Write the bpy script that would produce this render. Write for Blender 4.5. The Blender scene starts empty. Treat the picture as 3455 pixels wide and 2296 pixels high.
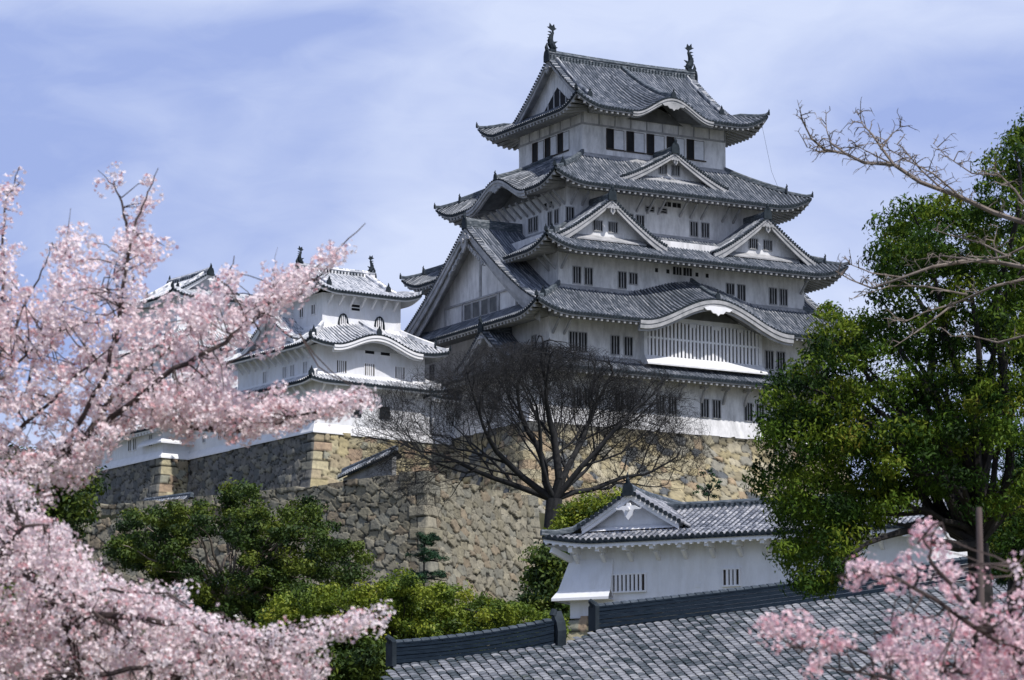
import bpy, math, random
import numpy as np
from mathutils import Vector, Matrix
rng = np.random.default_rng(7); random.seed(7)
scene = bpy.context.scene
COL = scene.collection
R = math.radians

# ------------------------------------------------------------------ camera, world, sun, exposure
FPX, CX, CY, CAMZ = 12012.0, 1727.5, 1148.0, 1.7        # focal length in pixels of the 3455 px wide frame
PITCH = math.atan(2036/12012.0)
cam = bpy.data.cameras.new('camera'); camo = bpy.data.objects.new('camera', cam); COL.objects.link(camo)
camo.location = (0, 0, CAMZ); camo.rotation_euler = (math.pi/2+PITCH, 0, 0)
cam.sensor_width = 36; cam.lens = 36*FPX/3455; cam.clip_start = .5; cam.clip_end = 9000
cam.dof.use_dof = True; cam.dof.focus_distance = 300; cam.dof.aperture_fstop = 6.3
scene.camera = camo
SUN_EL = R(54); SUN_AZ = (0.66, -0.75)
w = bpy.data.worlds.new('World'); scene.world = w; w.use_nodes = True
nt = w.node_tree; nt.nodes.clear(); N = nt.nodes.new; L = nt.links.new
out = N('ShaderNodeOutputWorld'); bg = N('ShaderNodeBackground'); L(bg.outputs[0], out.inputs[0])
bg.inputs[1].default_value = 0.105
sky = N('ShaderNodeTexSky'); sky.sky_type = 'NISHITA'; sky.sun_disc = False
sky.sun_elevation = SUN_EL; sky.sun_rotation = math.atan2(SUN_AZ[0], SUN_AZ[1]); sky.air_density = 1.0; sky.dust_density = 1.5; sky.ozone_density = 2.0
tc = N('ShaderNodeTexCoord'); mp = N('ShaderNodeMapping'); mp.inputs['Scale'].default_value = (7, 7, 17); mp.inputs['Rotation'].default_value = (0, R(24), 0)
L(tc.outputs['Generated'], mp.inputs[0])
n1 = N('ShaderNodeTexNoise'); n1.inputs['Scale'].default_value = 1.1; n1.inputs['Detail'].default_value = 4; n1.inputs['Roughness'].default_value = .48; n1.inputs['Distortion'].default_value = .5
L(mp.outputs[0], n1.inputs['Vector'])
rp = N('ShaderNodeValToRGB'); rp.color_ramp.elements[0].position = .36; rp.color_ramp.elements[1].position = .66
L(n1.outputs[0], rp.inputs[0])
tint = N('ShaderNodeMixRGB'); tint.blend_type = 'MIX'; 
geo = N('ShaderNodeSeparateXYZ'); L(tc.outputs['Generated'], geo.inputs[0])
rr1 = N('ShaderNodeMapRange'); rr1.interpolation_type = 'SMOOTHSTEP'; rr1.inputs[1].default_value = .15; rr1.inputs[2].default_value = .80; L(geo.outputs[1], rr1.inputs[0])   # bright only ahead of the camera; dimming elsewhere is invented to lower ambient light
rr1.inputs[3].default_value = .42; rr1.inputs[4].default_value = .94; L(rr1.outputs[0], tint.inputs[0])
L(sky.outputs[0], tint.inputs[1]); tint.inputs[2].default_value = (3.5, 4.45, 7.9, 1)
mx = N('ShaderNodeMixRGB'); 
n2 = N('ShaderNodeTexNoise'); n2.inputs['Scale'].default_value = 5.0; n2.inputs['Detail'].default_value = 7; n2.inputs['Roughness'].default_value = .62; n2.inputs['Distortion'].default_value = .9; L(mp.outputs[0], n2.inputs['Vector'])
cm = N('ShaderNodeMath'); cm.operation = 'MULTIPLY_ADD'; L(n2.outputs[0], cm.inputs[0]); cm.inputs[1].default_value = .55; cm.inputs[2].default_value = -.28
cs = N('ShaderNodeMath'); cs.operation = 'ADD'; cs.use_clamp = True; L(rp.outputs[0], cs.inputs[0]); L(cm.outputs[0], cs.inputs[1])
cf = N('ShaderNodeMath'); cf.operation = 'MULTIPLY'; L(cs.outputs[0], cf.inputs[0]); L(rr1.outputs[0], cf.inputs[1]); L(cf.outputs[0], mx.inputs[0]); L(tint.outputs[0], mx.inputs[1]); mx.inputs[2].default_value = (6.5, 7.3, 9.5, 1)
L(mx.outputs[0], bg.inputs[0])
sun = bpy.data.lights.new('sun', 'SUN'); suno = bpy.data.objects.new('sun', sun); COL.objects.link(suno)
sun.energy = 4.4; sun.angle = R(1.2); sun.color = (1.0, .955, .90)
sd = Vector((SUN_AZ[0]*math.cos(SUN_EL), SUN_AZ[1]*math.cos(SUN_EL), math.sin(SUN_EL)))
suno.rotation_euler = sd.to_track_quat('Z', 'Y').to_euler(); suno.location = (0, 0, 200)
scene.view_settings.view_transform = 'Standard'; scene.view_settings.look = 'None'
scene.view_settings.exposure = 0.0; scene.view_settings.gamma = 1.0
scene.render.engine = 'CYCLES'

# ------------------------------------------------------------------ survey helpers (pixel of the photo + distance -> place in the world)
cp_, sp_ = math.cos(PITCH), math.sin(PITCH)
def at(px, py, Y):
    a = (px-CX)/FPX; b = (CY-py)/FPX; d = (a, cp_-b*sp_, sp_+b*cp_); k = Y/d[1]
    return Vector((d[0]*k, Y, CAMZ+d[2]*k))
def atz(px, py, z):
    a = (px-CX)/FPX; b = (CY-py)/FPX; d = (a, cp_-b*sp_, sp_+b*cp_); k = (z-CAMZ)/d[2]
    return Vector((d[0]*k, d[1]*k, z))
D = 3455/2360.0                                        # screen notes were taken on a 2360 px wide view
def ad(x, y, Y): return at(x*D, y*D, Y)

# ------------------------------------------------------------------ materials
def mat(name, rough=.8, spec=.3):
    m = bpy.data.materials.new(name); m.use_nodes = True; t = m.node_tree; b = t.nodes['Principled BSDF']
    b.inputs['Roughness'].default_value = rough; b.inputs['Specular IOR Level'].default_value = spec
    return m, t, b
def ramp(t, stops):
    r = t.nodes.new('ShaderNodeValToRGB'); e = r.color_ramp.elements
    while len(e) > 2: e.remove(e[-1])
    e[0].position, e[0].color = stops[0][0], (*stops[0][1], 1); e[1].position, e[1].color = stops[-1][0], (*stops[-1][1], 1)
    for p, c in stops[1:-1]:
        q = e.new(p); q.color = (*c, 1)
    return r
def noise(t, scale, detail=4, rough=.6, vec=None, sc=None):
    n = t.nodes.new('ShaderNodeTexNoise'); n.inputs['Scale'].default_value = scale; n.inputs['Detail'].default_value = detail; n.inputs['Roughness'].default_value = rough
    tcn = t.nodes.new('ShaderNodeTexCoord'); src = tcn.outputs['Object']
    if sc:
        m = t.nodes.new('ShaderNodeMapping'); m.inputs['Scale'].default_value = sc; t.links.new(src, m.inputs[0]); src = m.outputs[0]
    t.links.new(src, n.inputs['Vector']); return n
def bump(t, b, src, strength=.3, dist=.05):
    bp = t.nodes.new('ShaderNodeBump'); bp.inputs['Strength'].default_value = strength; bp.inputs['Distance'].default_value = dist
    t.links.new(src, bp.inputs['Height']); t.links.new(bp.outputs[0], b.inputs['Normal'])
def mixc(t, fac, a, b, mode='MIX'):
    m = t.nodes.new('ShaderNodeMixRGB'); m.blend_type = mode
    for i, v in ((0, fac), (1, a), (2, b)):
        if hasattr(v, 'links'): t.links.new(v, m.inputs[i])
        else: m.inputs[i].default_value = v if i == 0 else (*v, 1)
    return m.outputs[0]
def simple(name, stops, scale=1.5, rough=.8, sc=None, spec=.3, bmp=0, detail=5):
    m, t, b = mat(name, rough, spec); n = noise(t, scale, detail, .65, sc=sc); r = ramp(t, stops)
    t.links.new(n.outputs[0], r.inputs[0]); t.links.new(r.outputs[0], b.inputs['Base Color'])
    if bmp: bump(t, b, n.outputs[0], bmp, .05)
    return m
def attr_mat(name, stops, scale=1.0, rough=.7, spec=.4, amount=.5, trans=0, bmp=0, sc=None):
    """colour from the per-face random number 'rnd' mixed with a soft noise"""
    m, t, b = mat(name, rough, spec); a = t.nodes.new('ShaderNodeAttribute'); a.attribute_name = 'rnd'
    n = noise(t, scale, 5, .65, sc=sc); mm = t.nodes.new('ShaderNodeMixRGB'); mm.inputs[0].default_value = amount
    t.links.new(a.outputs['Fac'], mm.inputs[1]); t.links.new(n.outputs[0], mm.inputs[2])
    r = ramp(t, stops); t.links.new(mm.outputs[0], r.inputs[0]); t.links.new(r.outputs[0], b.inputs['Base Color'])
    if bmp: bump(t, b, n.outputs[0], bmp, .04)
    if trans:
        tr = t.nodes.new('ShaderNodeBsdfTranslucent'); ms = t.nodes.new('ShaderNodeMixShader'); ms.inputs[0].default_value = trans
        t.links.new(r.outputs[0], tr.inputs[0]); t.links.new(b.outputs[0], ms.inputs[1]); t.links.new(tr.outputs[0], ms.inputs[2])
        t.links.new(ms.outputs[0], t.nodes['Material Output'].inputs[0])
    return m
def plaster(name, lo, hi, stain):
    m, t, b = mat(name, .85, .2)
    n = noise(t, .35, 6, .7); r = ramp(t, [(.3, lo), (.62, hi)]); t.links.new(n.outputs[0], r.inputs[0])
    s = noise(t, .9, 8, .72, sc=(1.5, 1.5, .42)); sr = ramp(t, [(.43, (0, 0, 0)), (.72, (.85, .85, .85))]); t.links.new(s.outputs[0], sr.inputs[0])
    o = mixc(t, sr.outputs[0], r.outputs[0], stain); t.links.new(o, b.inputs['Base Color'])
    bump(t, b, s.outputs[0], .12, .03); return m
M_OLD = plaster('old_plaster', (.60, .60, .62), (.80, .80, .81), (.36, .36, .365))
M_NEW = plaster('fresh_plaster', (.74, .76, .82), (.84, .85, .88), (.62, .62, .63))
M_TRIM = simple('trim_plaster', [(.3, (.23, .24, .25)), (.65, (.42, .42, .435))], 1.3)
M_TRIM2 = simple('white_trim', [(.3, (.72, .73, .76)), (.65, (.84, .84, .86))], 1.3)
TS = [(.10, (.035, .048, .060)), (.38, (.098, .114, .142)), (.58, (.20, .218, .252)), (.78, (.40, .41, .43)), (.95, (.68, .67, .68))]
M_TILE = attr_mat('grey_tile', TS, 1.6, .6, .3, .30)
M_TILEN = attr_mat('near_grey_tile', [(.10, (.09, .10, .125)), (.42, (.20, .21, .24)), (.72, (.31, .315, .34)), (.93, (.42, .42, .44)), (.985, (.66, .66, .66))], 1.6, .5, .5, .25)
M_TILEBASE = simple('pan_tile', [(.3, (.010, .014, .020)), (.7, (.035, .043, .056))], 1.2, .7)
M_TILEW = attr_mat('plastered_tile', [(.10, (.10, .12, .15)), (.34, (.36, .38, .42)), (.55, (.66, .67, .70)), (.8, (.84, .83, .84))], 2.2, .6, .4, .35)
M_TILEBW = simple('plastered_pan_tile', [(.35, (.03, .035, .045)), (.65, (.10, .11, .13))], 2.0, .6)
M_CAP = simple('dark_tile', [(.3, (.010, .016, .022)), (.7, (.032, .043, .054))], 2.0, .7, spec=.15)
M_CAPJ = simple('ridge_tile', [(.35, (.030, .042, .052)), (.55, (.10, .12, .14)), (.75, (.36, .36, .37))], 2.6, .55, sc=(1, 1, 4))
M_SOFF = simple('shaded_underside', [(.3, (.09, .095, .10)), (.7, (.17, .175, .18))], 1.3)  # under-eave shade put into this dark soffit colour
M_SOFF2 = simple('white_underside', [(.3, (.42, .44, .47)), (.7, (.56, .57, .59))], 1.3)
M_LATT = simple('bay_plaster', [(.3, (.58, .59, .61)), (.65, (.76, .76, .77))], 1.3)
M_DARK = simple('dark_opening', [(.3, (.008, .009, .011)), (.7, (.022, .023, .026))], 1)
M_WOOD = simple('dark_wood', [(.3, (.025, .020, .018)), (.7, (.07, .055, .045))], 3)
M_SHUT = simple('white_shutter', [(.3, (.60, .62, .66)), (.7, (.78, .79, .82))], 2)
M_BARK = simple('bark', [(.3, (.012, .011, .012)), (.7, (.040, .036, .036))], 3, .9, bmp=.5)
M_POLE = simple('weathered_pole', [(.3, (.06, .045, .042)), (.7, (.17, .13, .125))], 6, .9, sc=(1, 1, .15), bmp=.4)
M_BARKB = simple('black_bark', [(.3, (.011, .012, .014)), (.7, (.034, .034, .036))], 3, .9)
M_BARK2 = simple('pale_bark', [(.3, (.12, .095, .08)), (.7, (.27, .23, .20))], 3, .9, bmp=.5)
M_TWIG = simple('cherry_bark', [(.3, (.03, .022, .022)), (.7, (.10, .075, .07))], 6, .85)
M_BLOS = attr_mat('pale_blossom', [(.0, (.40, .16, .18)), (.10, (.66, .36, .38)), (.28, (.82, .62, .64)), (.55, (.90, .79, .81)), (1, (.97, .93, .94))], .9, .7, .15, .12, trans=.30)
M_BLOS2 = attr_mat('pink_blossom', [(.0, (.45, .12, .15)), (.15, (.72, .36, .41)), (.45, (.88, .62, .67)), (1, (.97, .88, .90))], .9, .7, .15, .12, trans=.35)
M_LEAF = attr_mat('camphor_leaf', [(.18, (.006, .018, .004)), (.42, (.030, .070, .009)), (.62, (.076, .135, .012)), (.84, (.155, .20, .020)), (.985, (.22, .12, .03))], .5, .6, .14, .20, trans=.25)
M_LEAFD = attr_mat('dark_leaf', [(.2, (.008, .024, .008)), (.45, (.034, .068, .011)), (.66, (.085, .125, .014)), (.90, (.165, .175, .020))], .22, .6, .3, .45, trans=.20)
M_LEAFL = attr_mat('yellow_green_leaf', [(.18, (.022, .048, .008)), (.42, (.090, .145, .014)), (.70, (.20, .25, .022)), (.95, (.30, .28, .035))], .35, .6, .3, .35, trans=.25)
M_PINE = attr_mat('pine_needle', [(.2, (.010, .034, .016)), (.8, (.030, .085, .035))], 1, .6, .3, .3)
def tile_pan():
    m, t, b = mat('roof_pan_tile', .62, .25); a = t.nodes.new('ShaderNodeAttribute'); a.attribute_name = 'rnd'
    n = noise(t, .55, 5, .7); mm = mixc(t, .62, a.outputs['Fac'], n.outputs[0])
    r = ramp(t, [(.30, (.030, .045, .058)), (.42, (.085, .100, .122)), (.54, (.165, .175, .205)), (.74, (.29, .30, .33))]); t.links.new(mm, r.inputs[0])
    n2 = noise(t, 1.4, 5, .7); r2 = ramp(t, [(.60, (0, 0, 0)), (.74, (.5, .5, .5))]); t.links.new(n2.outputs[0], r2.inputs[0])
    o = mixc(t, r2.outputs[0], r.outputs[0], (.20, .22, .15)); t.links.new(o, b.inputs['Base Color']); return m
M_PAN = tile_pan()
def stone_mat(name):
    m, t, b = mat(name, .9, .2); a = t.nodes.new('ShaderNodeAttribute'); a.attribute_name = 'Col'
    n = noise(t, 2.2, 6, .72); r = ramp(t, [(.28, (.60, .60, .62)), (.7, (1.22, 1.20, 1.15))]); t.links.new(n.outputs[0], r.inputs[0])
    o = mixc(t, 1.0, a.outputs['Color'], r.outputs[0], 'MULTIPLY'); t.links.new(o, b.inputs['Base Color']); bump(t, b, n.outputs[0], .6, .07); return m
M_STONE = stone_mat('stone')
M_GROUND = simple('earth_and_grass', [(.35, (.05, .065, .025)), (.55, (.12, .11, .07)), (.7, (.09, .10, .04))], .15, .95)
M_GRAVEL = simple('gravel', [(.3, (.13, .12, .09)), (.7, (.22, .20, .16))], .6, .95)

# ------------------------------------------------------------------ object helpers
def tag(o, label=None, cat=None, group=None, kind=None):
    if label: o['label'] = label
    if cat: o['category'] = cat
    if group: o['group'] = group
    if kind: o['kind'] = kind
    return o
def thing(name, label, cat, loc=(0, 0, 0), yaw=0, group=None):
    o = bpy.data.objects.new(name, None); COL.objects.link(o); o.location = loc; o.rotation_euler = (0, 0, R(yaw)); o.empty_display_size = .5
    return tag(o, label, cat, group)
def copy_tree(o, parent=None):
    c = o.copy(); COL.objects.link(c); c.parent = parent
    for ch in list(o.children): copy_tree(ch, c)
    return c
def mesh_np(name, V, F, mats, parent=None, rnd=None, col=None, mi=None, smooth=False):
    V = np.asarray(V, dtype=np.float32); F = np.asarray(F, dtype=np.int32); k = F.shape[1]
    me = bpy.data.meshes.new(name); me.vertices.add(len(V)); me.vertices.foreach_set('co', V.ravel())
    me.loops.add(F.size); me.loops.foreach_set('vertex_index', F.ravel())
    me.polygons.add(len(F)); me.polygons.foreach_set('loop_start', np.arange(0, F.size, k, dtype=np.int32)); me.polygons.foreach_set('loop_total', np.full(len(F), k, dtype=np.int32))
    for m in mats: me.materials.append(m)
    if mi is not None: me.polygons.foreach_set('material_index', np.asarray(mi, dtype=np.int32))
    me.update(calc_edges=True)
    if rnd is not None:
        a = me.attributes.new('rnd', 'FLOAT', 'FACE'); a.data.foreach_set('value', np.asarray(rnd, dtype=np.float32))
    if col is not None:
        a = me.attributes.new('Col', 'FLOAT_COLOR', 'POINT'); c4 = np.ones((len(V), 4), dtype=np.float32); c4[:, :3] = col; a.data.foreach_set('color', c4.ravel())
    if smooth: me.polygons.foreach_set('use_smooth', np.ones(len(F), dtype=bool))
    o = bpy.data.objects.new(name, me); COL.objects.link(o); o.parent = parent
    return o
class MB:
    def __init__(s): s.v = []; s.f = []; s.m = []; s.r = []
    def add(s, vs, fs, m=0, r=None):
        b = len(s.v); s.v.extend([tuple(v) for v in vs])
        for f in fs: s.f.append(tuple(b+i for i in f)); s.m.append(m); s.r.append(random.random() if r is None else r)
    def quad(s, a, b, c, d, m=0, r=None): s.add((a, b, c, d), ((0, 1, 2, 3),), m, r)
    def box(s, x0, x1, y0, y1, z0, z1, m=0, r=None):
        s.add([(x, y, z) for z in (z0, z1) for y in (y0, y1) for x in (x0, x1)], [(0, 2, 3, 1), (4, 5, 7, 6), (0, 1, 5, 4), (2, 6, 7, 3), (0, 4, 6, 2), (1, 3, 7, 5)], m, r)
    def beam(s, p, q, w, h, m=0, up=(0, 0, 1), r=None):
        p = Vector(p); q = Vector(q); d = (q-p).normalized(); sx = d.cross(Vector(up)); sx = sx.normalized() if sx.length > 1e-5 else Vector((1, 0, 0)); uz = sx.cross(d).normalized()
        vs = [c+sx*(w/2*i)+uz*(h/2*j) for c in (p, q) for j in (-1, 1) for i in (-1, 1)]
        s.add(vs, [(0, 1, 3, 2), (4, 6, 7, 5), (0, 4, 5, 1), (2, 3, 7, 6), (0, 2, 6, 4), (1, 5, 7, 3)], m, r)
    def tube(s, pts, rad, n=6, m=0, cap=True, r=None):
        pts = [Vector(p) for p in pts]; K = len(pts); rad = rad if hasattr(rad, '__len__') else [rad]*K
        vs = []; ref = None
        for i, p in enumerate(pts):
            d = (pts[min(i+1, K-1)]-pts[max(i-1, 0)])
            d = d.normalized() if d.length > 1e-6 else Vector((0, 0, 1))
            if ref is None: ref = d.orthogonal().normalized()
            a = (ref-d*ref.dot(d)); a = a.normalized() if a.length > 1e-4 else d.orthogonal().normalized(); ref = a; b = d.cross(a)
            for k in range(n):
                t = 2*math.pi*k/n; vs.append(p+a*(rad[i]*math.cos(t))+b*(rad[i]*math.sin(t)))
        fs = [(i*n+k, i*n+(k+1) % n, (i+1)*n+(k+1) % n, (i+1)*n+k) for i in range(K-1) for k in range(n)]
        if cap: fs += [tuple(range(n))[::-1], tuple((K-1)*n+k for k in range(n))]
        s.add(vs, fs, m, r)
    def sweep(s, pts, prof, side, m=0, r=None):
        """profile (list of (side offset, up offset)) swept along pts; side = horizontal unit vector across"""
        vs = []; n = len(prof); sd_ = Vector(side)
        for p in pts:
            p = Vector(p); vs += [p+sd_*a+Vector((0, 0, b)) for a, b in prof]
        K = len(pts); fs = [(i*n+k, i*n+(k+1) % n, (i+1)*n+(k+1) % n, (i+1)*n+k) for i in range(K-1) for k in range(n)]
        fs += [tuple(range(n))[::-1], tuple((K-1)*n+k for k in range(n))]; s.add(vs, fs, m, r)
    def poly_prism(s, pts, off, m=0, r=None):
        n = len(pts); off = Vector(off); a = [Vector(p) for p in pts]; vs = a+[p+off for p in a]
        s.add(vs, [tuple(range(n))[::-1], tuple(range(n, 2*n))]+[(i, (i+1) % n, n+(i+1) % n, n+i) for i in range(n)], m, r)
    def build(s, name, mats, parent=None, smooth=False):
        me = bpy.data.meshes.new(name); me.from_pydata(s.v, [], s.f)
        for m in (mats if isinstance(mats, (list, tuple)) else [mats]): me.materials.append(m)
        me.polygons.foreach_set('material_index', s.m)
        a = me.attributes.new('rnd', 'FLOAT', 'FACE'); a.data.foreach_set('value', s.r)
        if smooth: me.polygons.foreach_set('use_smooth', [True]*len(s.f))
        o = bpy.data.objects.new(name, me); COL.objects.link(o); o.parent = parent; return o

# ------------------------------------------------------------------ roof kit (all in the building's own frame)
SIDES = {'S': ((1, 0), (0, -1)), 'E': ((0, 1), (1, 0)), 'N': ((-1, 0), (0, 1)), 'W': ((0, -1), (-1, 0))}
def P(side, a, o, z, c=(0, 0)):
    (ax, ay), (ox, oy) = SIDES[side]; return (c[0]+ax*a+ox*o, c[1]+ay*a+oy*o, z)
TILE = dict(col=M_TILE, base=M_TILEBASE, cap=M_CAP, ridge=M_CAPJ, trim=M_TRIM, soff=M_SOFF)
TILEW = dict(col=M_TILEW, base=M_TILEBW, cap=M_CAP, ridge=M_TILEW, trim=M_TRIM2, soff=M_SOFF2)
class Roof:
    """hipped skirt (or the hipped part of a gabled roof); A,B outer half sizes, a,b inner; ze eave, zt top"""
    def __init__(s, A, B, a, b, ze, zt, lift=.8, lc=3.6, p=1.12, bumps=(), c=(0, 0), irimoya=None):
        s.A, s.B, s.a, s.b, s.ze, s.zt, s.lift, s.lc, s.p, s.bumps, s.c, s.ir = A, B, a, b, ze, zt, lift, lc, p, bumps, c, irimoya
    def O(s, side): return (s.B, s.b, s.A, s.a) if side in 'SN' else (s.A, s.a, s.B, s.b)   # outward outer/inner, along outer/inner
    def Lh(s, side, t):
        Oo, Oi, Lo, Li = s.O(side)
        if s.ir is not None:                       # irimoya: 45 degree hips up to the gable plane, then straight
            g = s.ir
            d = (Oo-Oi)*t
            return max(Lo-d, g) if side in 'SN' else Lo-d
        return Lo+(Li-Lo)*t
    def tmax(s, side):
        if s.ir is not None and side in 'EW': return (s.A-s.ir+.9)/(s.A)
        return 1.0
    def bumpv(s, side, a, t):
        v = 0
        for b in s.bumps:
            if b['side'] == side:
                u = abs(a-b['x'])/b['w']
                if u < 1: v += (b['h']+(b.get('h1', b['h'])-b['h'])*t)*(.5+.5*math.cos(math.pi*u))**.92
        return v
    def z(s, side, a, t):
        t = min(1., max(0., t)); L = s.Lh(side, t); k = max(0., min(1.2, (abs(a)-(L-s.lc))/s.lc))
        if s.ir is not None:
            Oo, Oi, Lo, Li = s.O(side); d = (Oo-Oi)*t; h = (s.zt-s.ze)*(min(d, s.B)/s.B)**s.p
            lf = max(0, 1-d/(s.B*.45))**1.6
            if side in 'SN' and s.Lh(side, t) <= s.ir+1e-6: k = 0
        else:
            h = (s.zt-s.ze)*t**s.p; lf = (1-t)**1.5
        return s.ze+h+s.lift*k*k*lf+s.bumpv(side, a, t)
    def pt(s, side, a, t, dz=0, do=0):
        Oo, Oi, Lo, Li = s.O(side); return P(side, a, Oo+(Oi-Oo)*t+do, s.z(side, a, t)+dz, s.c)
    def build(s, parent, wall, tm=TILE, sp=.31, r=.085, ov_soffit=.33, name='roof', sides='SEWN', rafter=.56, cap=True, seg=None, label=None, cut=None, rafters=True):
        surf = MB(); und = MB(); rids = []; hips = []
        t_top = lambda sd_, t: t if s.ir is None else 0
        for sd in sides:
            Oo, Oi, Lo, Li = s.O(sd); T = s.tmax(sd); nt_ = 8; na = 64
            V = []
            for i in range(nt_+1):
                t = T*i/nt_; L_ = s.Lh(sd, t)
                for j in range(na+1):
                    V.append(s.pt(sd, L_*(2*j/na-1), t))
            hc = (cut or {}).get(sd, 0); keepj = [j for j in range(na) if min(abs(2*j/na-1), abs(2*(j+1)/na-1))*Lo >= hc]
            surf.add(V, [(i*(na+1)+j, i*(na+1)+j+1, (i+1)*(na+1)+j+1, (i+1)*(na+1)+j) for i in range(nt_) for j in keepj], 1)
            # edge thickness
            E = []
            for j in range(na+1):
                a = Lo*(2*j/na-1); E += [s.pt(sd, a, 0, 0, .03), s.pt(sd, a, 0, -.19, .03), s.pt(sd, a, 0, -.19, -.10)]
            surf.add(E, [(3*j+k, 3*j+3+k, 3*j+4+k, 3*j+1+k) for j in keepj for k in (0, 1)], 2)
            # round tile columns
            n = int(Lo/sp)
            for k in range(-n, n+1):
                a = k*sp
                if abs(a) < hc: continue
                te = 0
                while te < T and s.Lh(sd, te+.02) >= abs(a): te += .02
                if te < .03: continue
                K = max(3, int(abs(Oo-Oi)*te/.42)) if seg is None else max(2, int((abs(Oo-Oi)*te)/seg))
                if seg is None:
                    pr = []
                    for i in range(K+1):
                        t = te*i/K; c_ = Vector(s.pt(sd, a, t, 0, .04 if i == 0 else 0)); al = Vector((*SIDES[sd][0], 0))
                        pr += [c_-al*r, c_-al*(r*.55)+Vector((0, 0, r*.95)), c_+al*(r*.55)+Vector((0, 0, r*.95)), c_+al*r]
                    b0 = len(surf.v); surf.v.extend([tuple(v) for v in pr])
                    cr = random.random()
                    for i in range(K):
                        for q in range(3): surf.f.append((b0+i*4+q, b0+i*4+q+1, b0+i*4+5+q, b0+i*4+4+q)); surf.m.append(0); surf.r.append(min(1, max(0, cr*.22+random.random()*.62+(.42*max(0, (t_top(sd, i/K*te)-.70)/.3)))))
                else:
                    al = Vector((*SIDES[sd][0], 0))
                    for i in range(K):
                        cr = random.random(); pr = []
                        for jj, t in enumerate((te*i/K, te*(i+1.08)/K)):
                            t = min(t, te); c_ = Vector(s.pt(sd, a, t, .0 if jj else .022)); rr = r*(1.06 if jj == 0 else .94)
                            for q in range(6):
                                th = math.pi*q/5; pr.append(c_+al*(-rr*math.cos(th))+Vector((0, 0, rr*math.sin(th))))
                        surf.add(pr, [(q, q+1, 7+q, 6+q) for q in range(5)]+[(5, 4, 3, 2, 1, 0)], 0, cr)
                if cap:
                    c_ = Vector(s.pt(sd, a, 0, .0, .06)); al = Vector((*SIDES[sd][0], 0)); ou = Vector((*SIDES[sd][1], 0))
                    ring = [c_+al*(r*1.12*math.cos(q*math.pi/4))+Vector((0, 0, r*1.12*math.sin(q*math.pi/4))) for q in range(8)]
                    surf.add(ring, [tuple(range(8))], 2)
            # fascia board, soffit, rafters
            F = []
            wi = s.O(sd)[0]-wall[0 if sd in 'SN' else 1]      # overhang
            for j in range(na+1):
                a = Lo*(2*j/na-1)*.985
                zb = s.z(sd, a, 0)
                F += [P(sd, a, Oo-.07, zb-.17, s.c), P(sd, a, Oo-.07, zb-.31, s.c), P(sd, a, Oo-.17, zb-.31, s.c), P(sd, a*(1-wi/Lo), Oo-wi-.02, zb-.31+ov_soffit*wi*.55-s.lift*.0, s.c)]
            und.add(F, [(4*j+k, 4*j+4+k, 4*j+5+k, 4*j+1+k) for j in keepj for k in (0, 1)], 0)
            und.add(F, [(4*j+2, 4*j+6, 4*j+7, 4*j+3) for j in keepj], 1)
            n = int((Lo-.3)/rafter)
            for k in range(-n, n+1):
                a = k*rafter*1.0
                skip = abs(a) < hc or not rafters
                for b in s.bumps:
                    if b['side'] == sd and abs(a-b['x']) < b['w']*.93: skip = True
                if skip: continue
                zb = s.z(sd, a, 0)
                a2 = a if abs(a) < Lo-wi else math.copysign(Lo-wi, a)
                und.beam(P(sd, a, Oo-.12, zb-.40, s.c), P(sd, a2, Oo-wi, zb-.40+ov_soffit*wi*.55, s.c), .20, .20, 0)
            # karahafu boards
            for b in s.bumps:
                if b['side'] != sd: continue
                m_ = 40; th = b.get('board', .55); G = []
                for j in range(m_+1):
                    a = b['x']+b['w']*1.06*(2*j/m_-1); zb = s.z(sd, a, 0)-.13
                    G.append((a, zb))
                for (o0, o1, h0, h1) in ((Oo-.02, Oo-.22, 0, th), (Oo+.05, Oo-.05, -.02, th*.42), (Oo-.20, Oo-.40, th*.6, th*1.3)):
                    V = []
                    for a, zb in G: V += [P(sd, a, o0, zb-h0, s.c), P(sd, a, o0, zb-h1, s.c), P(sd, a, o1, zb-h1, s.c)]
                    und.add(V, [(3*j+k, 3*j+3+k, 3*j+4+k, 3*j+1+k) for j in range(m_) for k in (0, 1)], 0)
                    und.add([V[0], V[1], V[2], P(sd, G[0][0], o1, G[0][1]-h0, s.c)], [(0, 1, 2, 3)], 0)
                V = []
                for a, zb in G:
                    V += [P(sd, a, Oo-wi+b.get('tp', .14), zb-.2, s.c), P(sd, a, Oo-wi+b.get('tp', .14), min(zb-.2, s.ze+b.get('tb', -.05)), s.c)]
                und.add(V, [(2*j, 2*j+2, 2*j+3, 2*j+1) for j in range(m_)], 1)
                # ridge running back on top of the bump
                rid = MB(); rids.append(rid)
                zr = [s.pt(sd, b['x'], t, 0) for t in (0.0, .25, .5, .75, 1.0)]
                rid.sweep(zr, [(-.16, 0), (-.16, .30), (-.08, .40), (.08, .40), (.16, .30), (.16, 0)], (*SIDES[sd][0], 0), 0)
                p0 = Vector(s.pt(sd, b['x'], 0, .0, -.05)); oni(rid, p0, SIDES[sd], .55)
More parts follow.
